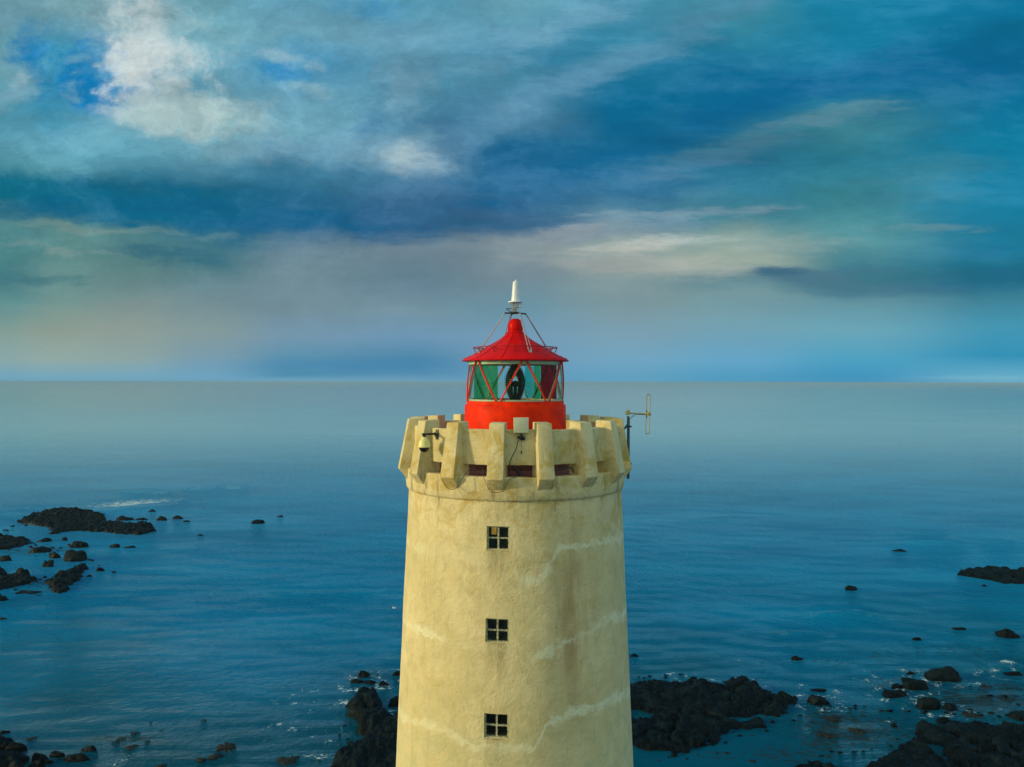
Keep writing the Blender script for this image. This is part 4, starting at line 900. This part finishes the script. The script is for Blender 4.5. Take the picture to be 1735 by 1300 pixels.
ridge([(1100,880),(1250,870),(1400,885)], .10, 3)
for it in FOOT:                                            # lace of foam round the nearer rocks
    if it[0] == 'e':
        _, cx_, cy_, a_, b_2, fm = it; q = np.hypot((X-cx_)/(a_+.6), (Y-cy_)/(b_2+.6)); foam = np.maximum(foam, fm * .78 * np.exp(-((q - 1.25) / .45) ** 2))
for (px, py, rx, ry, f_) in ((560,1165,4.5,2.2,.62),(625,1168,3.8,1.1,.95),(590,1190,3.0,1.6,.8),(500,1190,4,3,.55),(480,1235,3.2,2.2,.66),(520,1215,2.6,2.2,.55),(560,1250,1.8,2.0,.7),(540,1285,2.0,.9,.75),(205,1290,2.0,1.2,.7),(675,1205,1.2,1.2,.95),
        (1400,1200,2.0,1.3,.85),(1130,1142,4,.9,.6),(1475,1148,3.5,1.6,.66),(1497,1163,1.4,1.2,.9),(1575,1150,1.4,.7,.95),(1605,1160,2.2,.8,.85),(1665,1137,1.6,1.2,.7),(1540,1185,2.2,1.4,.6),(1515,1190,1.5,1.2,.6),(1180,1140,2,.6,.6),(1260,1118,9,2,.42),(1330,1120,8,1.5,.40),(60,868,5,2.5,.5),(230,853,12,6,.55),(20,893,5,3,.4)):
    cx_, cy_, _ = gp(px, py); foam = np.maximum(foam, f_ * np.exp(-((X-cx_)/rx)**2 - ((Y-cy_)/ry)**2))
for (px, py, rx, ry, f_) in ((1440,1232,4.2,4.0,.8),(1400,1260,3.0,2.5,.65),(1660,1190,4.0,3.0,1.0),(1710,1185,3,2.5,.9),(1340,1280,4,2,.6),(1600,1100,8,3,.45),(1410,1120,5,2,.4),(215,1255,4,1.3,.7),(1210,1280,3,1.2,.45),(620,1145,3,2.0,.6),(560,1230,2,4,.3),(1500,1110,5,2.5,.4),(1700,1165,4,2,.7),(80,990,8,5,.5),(60,935,10,7,.5),(1530,1160,4,2.5,.6)):
    cx_, cy_, _ = gp(px, py); weed = np.maximum(weed, f_ * np.exp(-((X-cx_)/rx)**2 - ((Y-cy_)/ry)**2))
n_ = len(xs); jj, ii = np.meshgrid(np.arange(len(ys)-1), np.arange(n_-1), indexing='ij'); b0 = (jj*n_+ii).ravel()
me = bpy.data.meshes.new('sea'); nv = X.size; nf = len(b0)
me.vertices.add(nv); me.vertices.foreach_set('co', np.stack([X.ravel(), Y.ravel(), Z.ravel()], 1).astype(np.float32).ravel())
me.loops.add(nf*4); me.loops.foreach_set('vertex_index', np.stack([b0, b0+1, b0+n_+1, b0+n_], 1).astype(np.int32).ravel())
me.polygons.add(nf); me.polygons.foreach_set('loop_start', np.arange(0, nf*4, 4, dtype=np.int32)); me.polygons.foreach_set('loop_total', np.full(nf, 4, np.int32))
me.polygons.foreach_set('use_smooth', np.ones(nf, bool)); me.update(calc_edges=True); me.validate()
for nm, arr in (('foam', foam), ('weed', weed), ('calm', calm_a)):
    at = me.attributes.new(nm, 'FLOAT', 'POINT'); at.data.foreach_set('value', arr.ravel().astype(np.float32))
def sea_mat():
    m, t, b, o = mat('sea_water')
    co = t.node('ShaderNodeNewGeometry').outputs['Position']; x, y, z = t.sep(co)[:3]
    fo = t.node('ShaderNodeAttribute', attribute_name='foam').outputs['Fac']; we = t.node('ShaderNodeAttribute', attribute_name='weed').outputs['Fac']
    ca = t.node('ShaderNodeAttribute', attribute_name='calm').outputs['Fac']
    dist = t.vm('LENGTH', co); dn = t.node('ShaderNodeVectorMath', operation='LENGTH'); t.l.new(co, dn.inputs[0]); dist = dn.outputs['Value']
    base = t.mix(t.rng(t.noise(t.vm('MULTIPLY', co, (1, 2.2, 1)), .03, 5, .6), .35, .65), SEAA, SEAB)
    base = t.mix(t.rng(y, 60, 440), base, (.40, .68, .82))  # far silvery sky sheen painted into the water colour, paler with distance offshore
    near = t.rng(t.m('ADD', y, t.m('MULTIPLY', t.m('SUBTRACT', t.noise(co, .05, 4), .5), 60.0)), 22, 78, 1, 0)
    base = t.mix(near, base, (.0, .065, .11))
    wn_ = t.noise(t.vm('MULTIPLY', co, (1, 1.6, 1)), 1.5, 6, .65)
    wm = t.rng(t.m('ADD', wn_, t.m('MULTIPLY', we, .32)), .62, .76)
    base = t.mix(t.m('MULTIPLY', wm, t.rng(we, .05, .4, 0, .85)), base, (.020, .022, .006))
    # foam lace
    wv = t.vm('ADD', co, t.vm('SCALE', t.vm('SUBTRACT', t.noise(co, 1.1, 4, color=True), (.5, .5, .5)), scale=1.6))
    vo = t.node('ShaderNodeTexVoronoi', feature='DISTANCE_TO_EDGE'); t.l.new(t.vm('MULTIPLY', wv, (1, 1.5, 1)), vo.inputs['Vector']); vo.inputs['Scale'].default_value = 1.25
    lace = t.rng(vo.outputs[0], .0, .13, 1, 0)
    fn = t.noise(t.vm('MULTIPLY', co, (1, 1.6, 1)), 4.2, 7, .72); fn2 = t.noise(co, .8, 4, .6)
    val = t.m('ADD', t.m('ADD', t.m('MULTIPLY', fo, .62), t.m('MULTIPLY', lace, .22)), t.m('ADD', t.m('MULTIPLY', t.m('SUBTRACT', fn, .5), 1.1), t.m('MULTIPLY', t.m('SUBTRACT', fn2, .5), 1.5)))
    fmk = t.m('MULTIPLY', t.rng(val, .62, .86), t.rng(fo, .06, .25))
    base = t.mix(fmk, base, (.62, .78, .85))
    t.l.new(base, b.inputs['Base Color']); b.inputs['IOR'].default_value = 1.33
    t.set(b.inputs['Roughness'], t.m('ADD', t.rng(dist, 60, 1500, .08, .16), t.m('MULTIPLY', fmk, .5)))
    b.inputs['Specular IOR Level'].default_value = 0.0
    # ripples
    mpt = t.node('ShaderNodeMapping', {'Rotation': (0, 0, math.radians(-10)), 'Scale': (.85, 1.2, 1)}); t.l.new(co, mpt.inputs[0]); rc = mpt.outputs[0]
    h1 = t.noise(rc, 1.1, 6, .6, .4); h2 = t.noise(rc, .22, 5, .6, .3); h3 = t.noise(rc, .045, 4, .55)
    h = t.m('ADD', t.m('ADD', t.m('MULTIPLY', h1, .95), t.m('MULTIPLY', t.noise(rc, 3.0, 5, .65), .34)), t.m('ADD', t.m('MULTIPLY', h2, .30), t.m('MULTIPLY', h3, .7)))
    patch = t.rng(t.noise(t.vm('MULTIPLY', co, (.4, 1, 1)), .018, 4, .6), .35, .65, .55, 1.0)
    bn = t.node('ShaderNodeBump', {'Distance': 1.0, 'Height': h}); t.set(bn.inputs['Strength'], t.m('MULTIPLY', t.m('MULTIPLY', t.m('MULTIPLY', patch, t.m('DIVIDE', 1.0, t.m('ADD', 1.0, t.m('POWER', t.m('DIVIDE', dist, 380.0), 1.6)))), ca), BUMPK))
    t.l.new(bn.outputs[0], b.inputs['Normal'])
    # reflection: deep teal where one looks down into the water, the plain sky colour at a glance
    fr = t.node('ShaderNodeFresnel', {'IOR': 1.33}); t.l.new(bn.outputs[0], fr.inputs['Normal'])
    gl_ = t.node('ShaderNodeBsdfGlossy'); t.l.new(bn.outputs[0], gl_.inputs['Normal']); t.l.new(b.inputs['Roughness'].links[0].from_socket, gl_.inputs['Roughness'])
    t.l.new(t.mix(t.rng(fr.outputs[0], .22, .62), (.12, .62, .90), (1, 1, 1)), gl_.inputs['Color'])
    ms = t.node('ShaderNodeMixShader'); t.l.new(t.m('MULTIPLY', fr.outputs[0], t.m('SUBTRACT', 1.0, fmk)), ms.inputs[0]); t.l.new(b.outputs[0], ms.inputs[1]); t.l.new(gl_.outputs[0], ms.inputs[2])
    t.l.new(ms.outputs[0], o.inputs[0])
    return m
SEAA, SEAB, SPT, BUMPK = (.0, .195, .45), (.0, .265, .56), (.25, .9, 1.0), 1.15
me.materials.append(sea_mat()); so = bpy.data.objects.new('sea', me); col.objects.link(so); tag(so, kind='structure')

# gull resting on the water
gx, gy, _ = gp(669, 1032); Gl = tag(empty('gull', (gx, gy, .02)), 'small white gull sitting on the water left of the lighthouse', 'bird')
mb = MB(); mb.lathe([(.0, .0), (.07, .02), (.095, .07), (.085, .12), (.045, .155), (0, .16)], 14, c=(0, 0, 0))
for q in mb.v: q.x = q.x * 2.3 + (.05 if q.x > .1 else 0)
n0 = len(mb.v); mb.lathe([(0, .12), (.04, .15), (.05, .20), (.035, .24), (0, .255)], 12, c=(-.17, 0, 0))
for q in mb.v: q += Vector((gx, gy, .02))
mb.tube([(gx - .12, gy, .12), (gx - .17, gy, .20)], .045, 8)
mb.build('body', M_WHITE, Gl)
MB().tube([(gx - .21, gy, .222), (gx - .27, gy, .212)], .014, 6, r2=.004).build('beak', M_BRASS, Gl)
mb = MB()
for s in (-1, 1): mb.tube([(gx - .10, gy + s * .085, .13), (gx + .05, gy + s * .10, .145), (gx + .30, gy + s * .03, .15)], .035, 8, r2=.008)
mb.build('wings', M_GREY, Gl)

# ------------------------------------------------------------------ sea air
hz = MB().box((0, 25000, 14.2), (150000, 100000, 30.4)).build('haze', bpy.data.materials.new('haze_air'), None, smooth=False)
hm = hz.data.materials[0]; hm.use_nodes = True; t = NT(hm.node_tree); t.n.clear()
pv = t.node('ShaderNodeVolumePrincipled', {'Color': (.42, .70, 1.0, 1), 'Density': HAZE}); oo = t.node('ShaderNodeOutputMaterial'); t.l.new(pv.outputs[0], oo.inputs['Volume'])
tag(hz, kind='stuff')
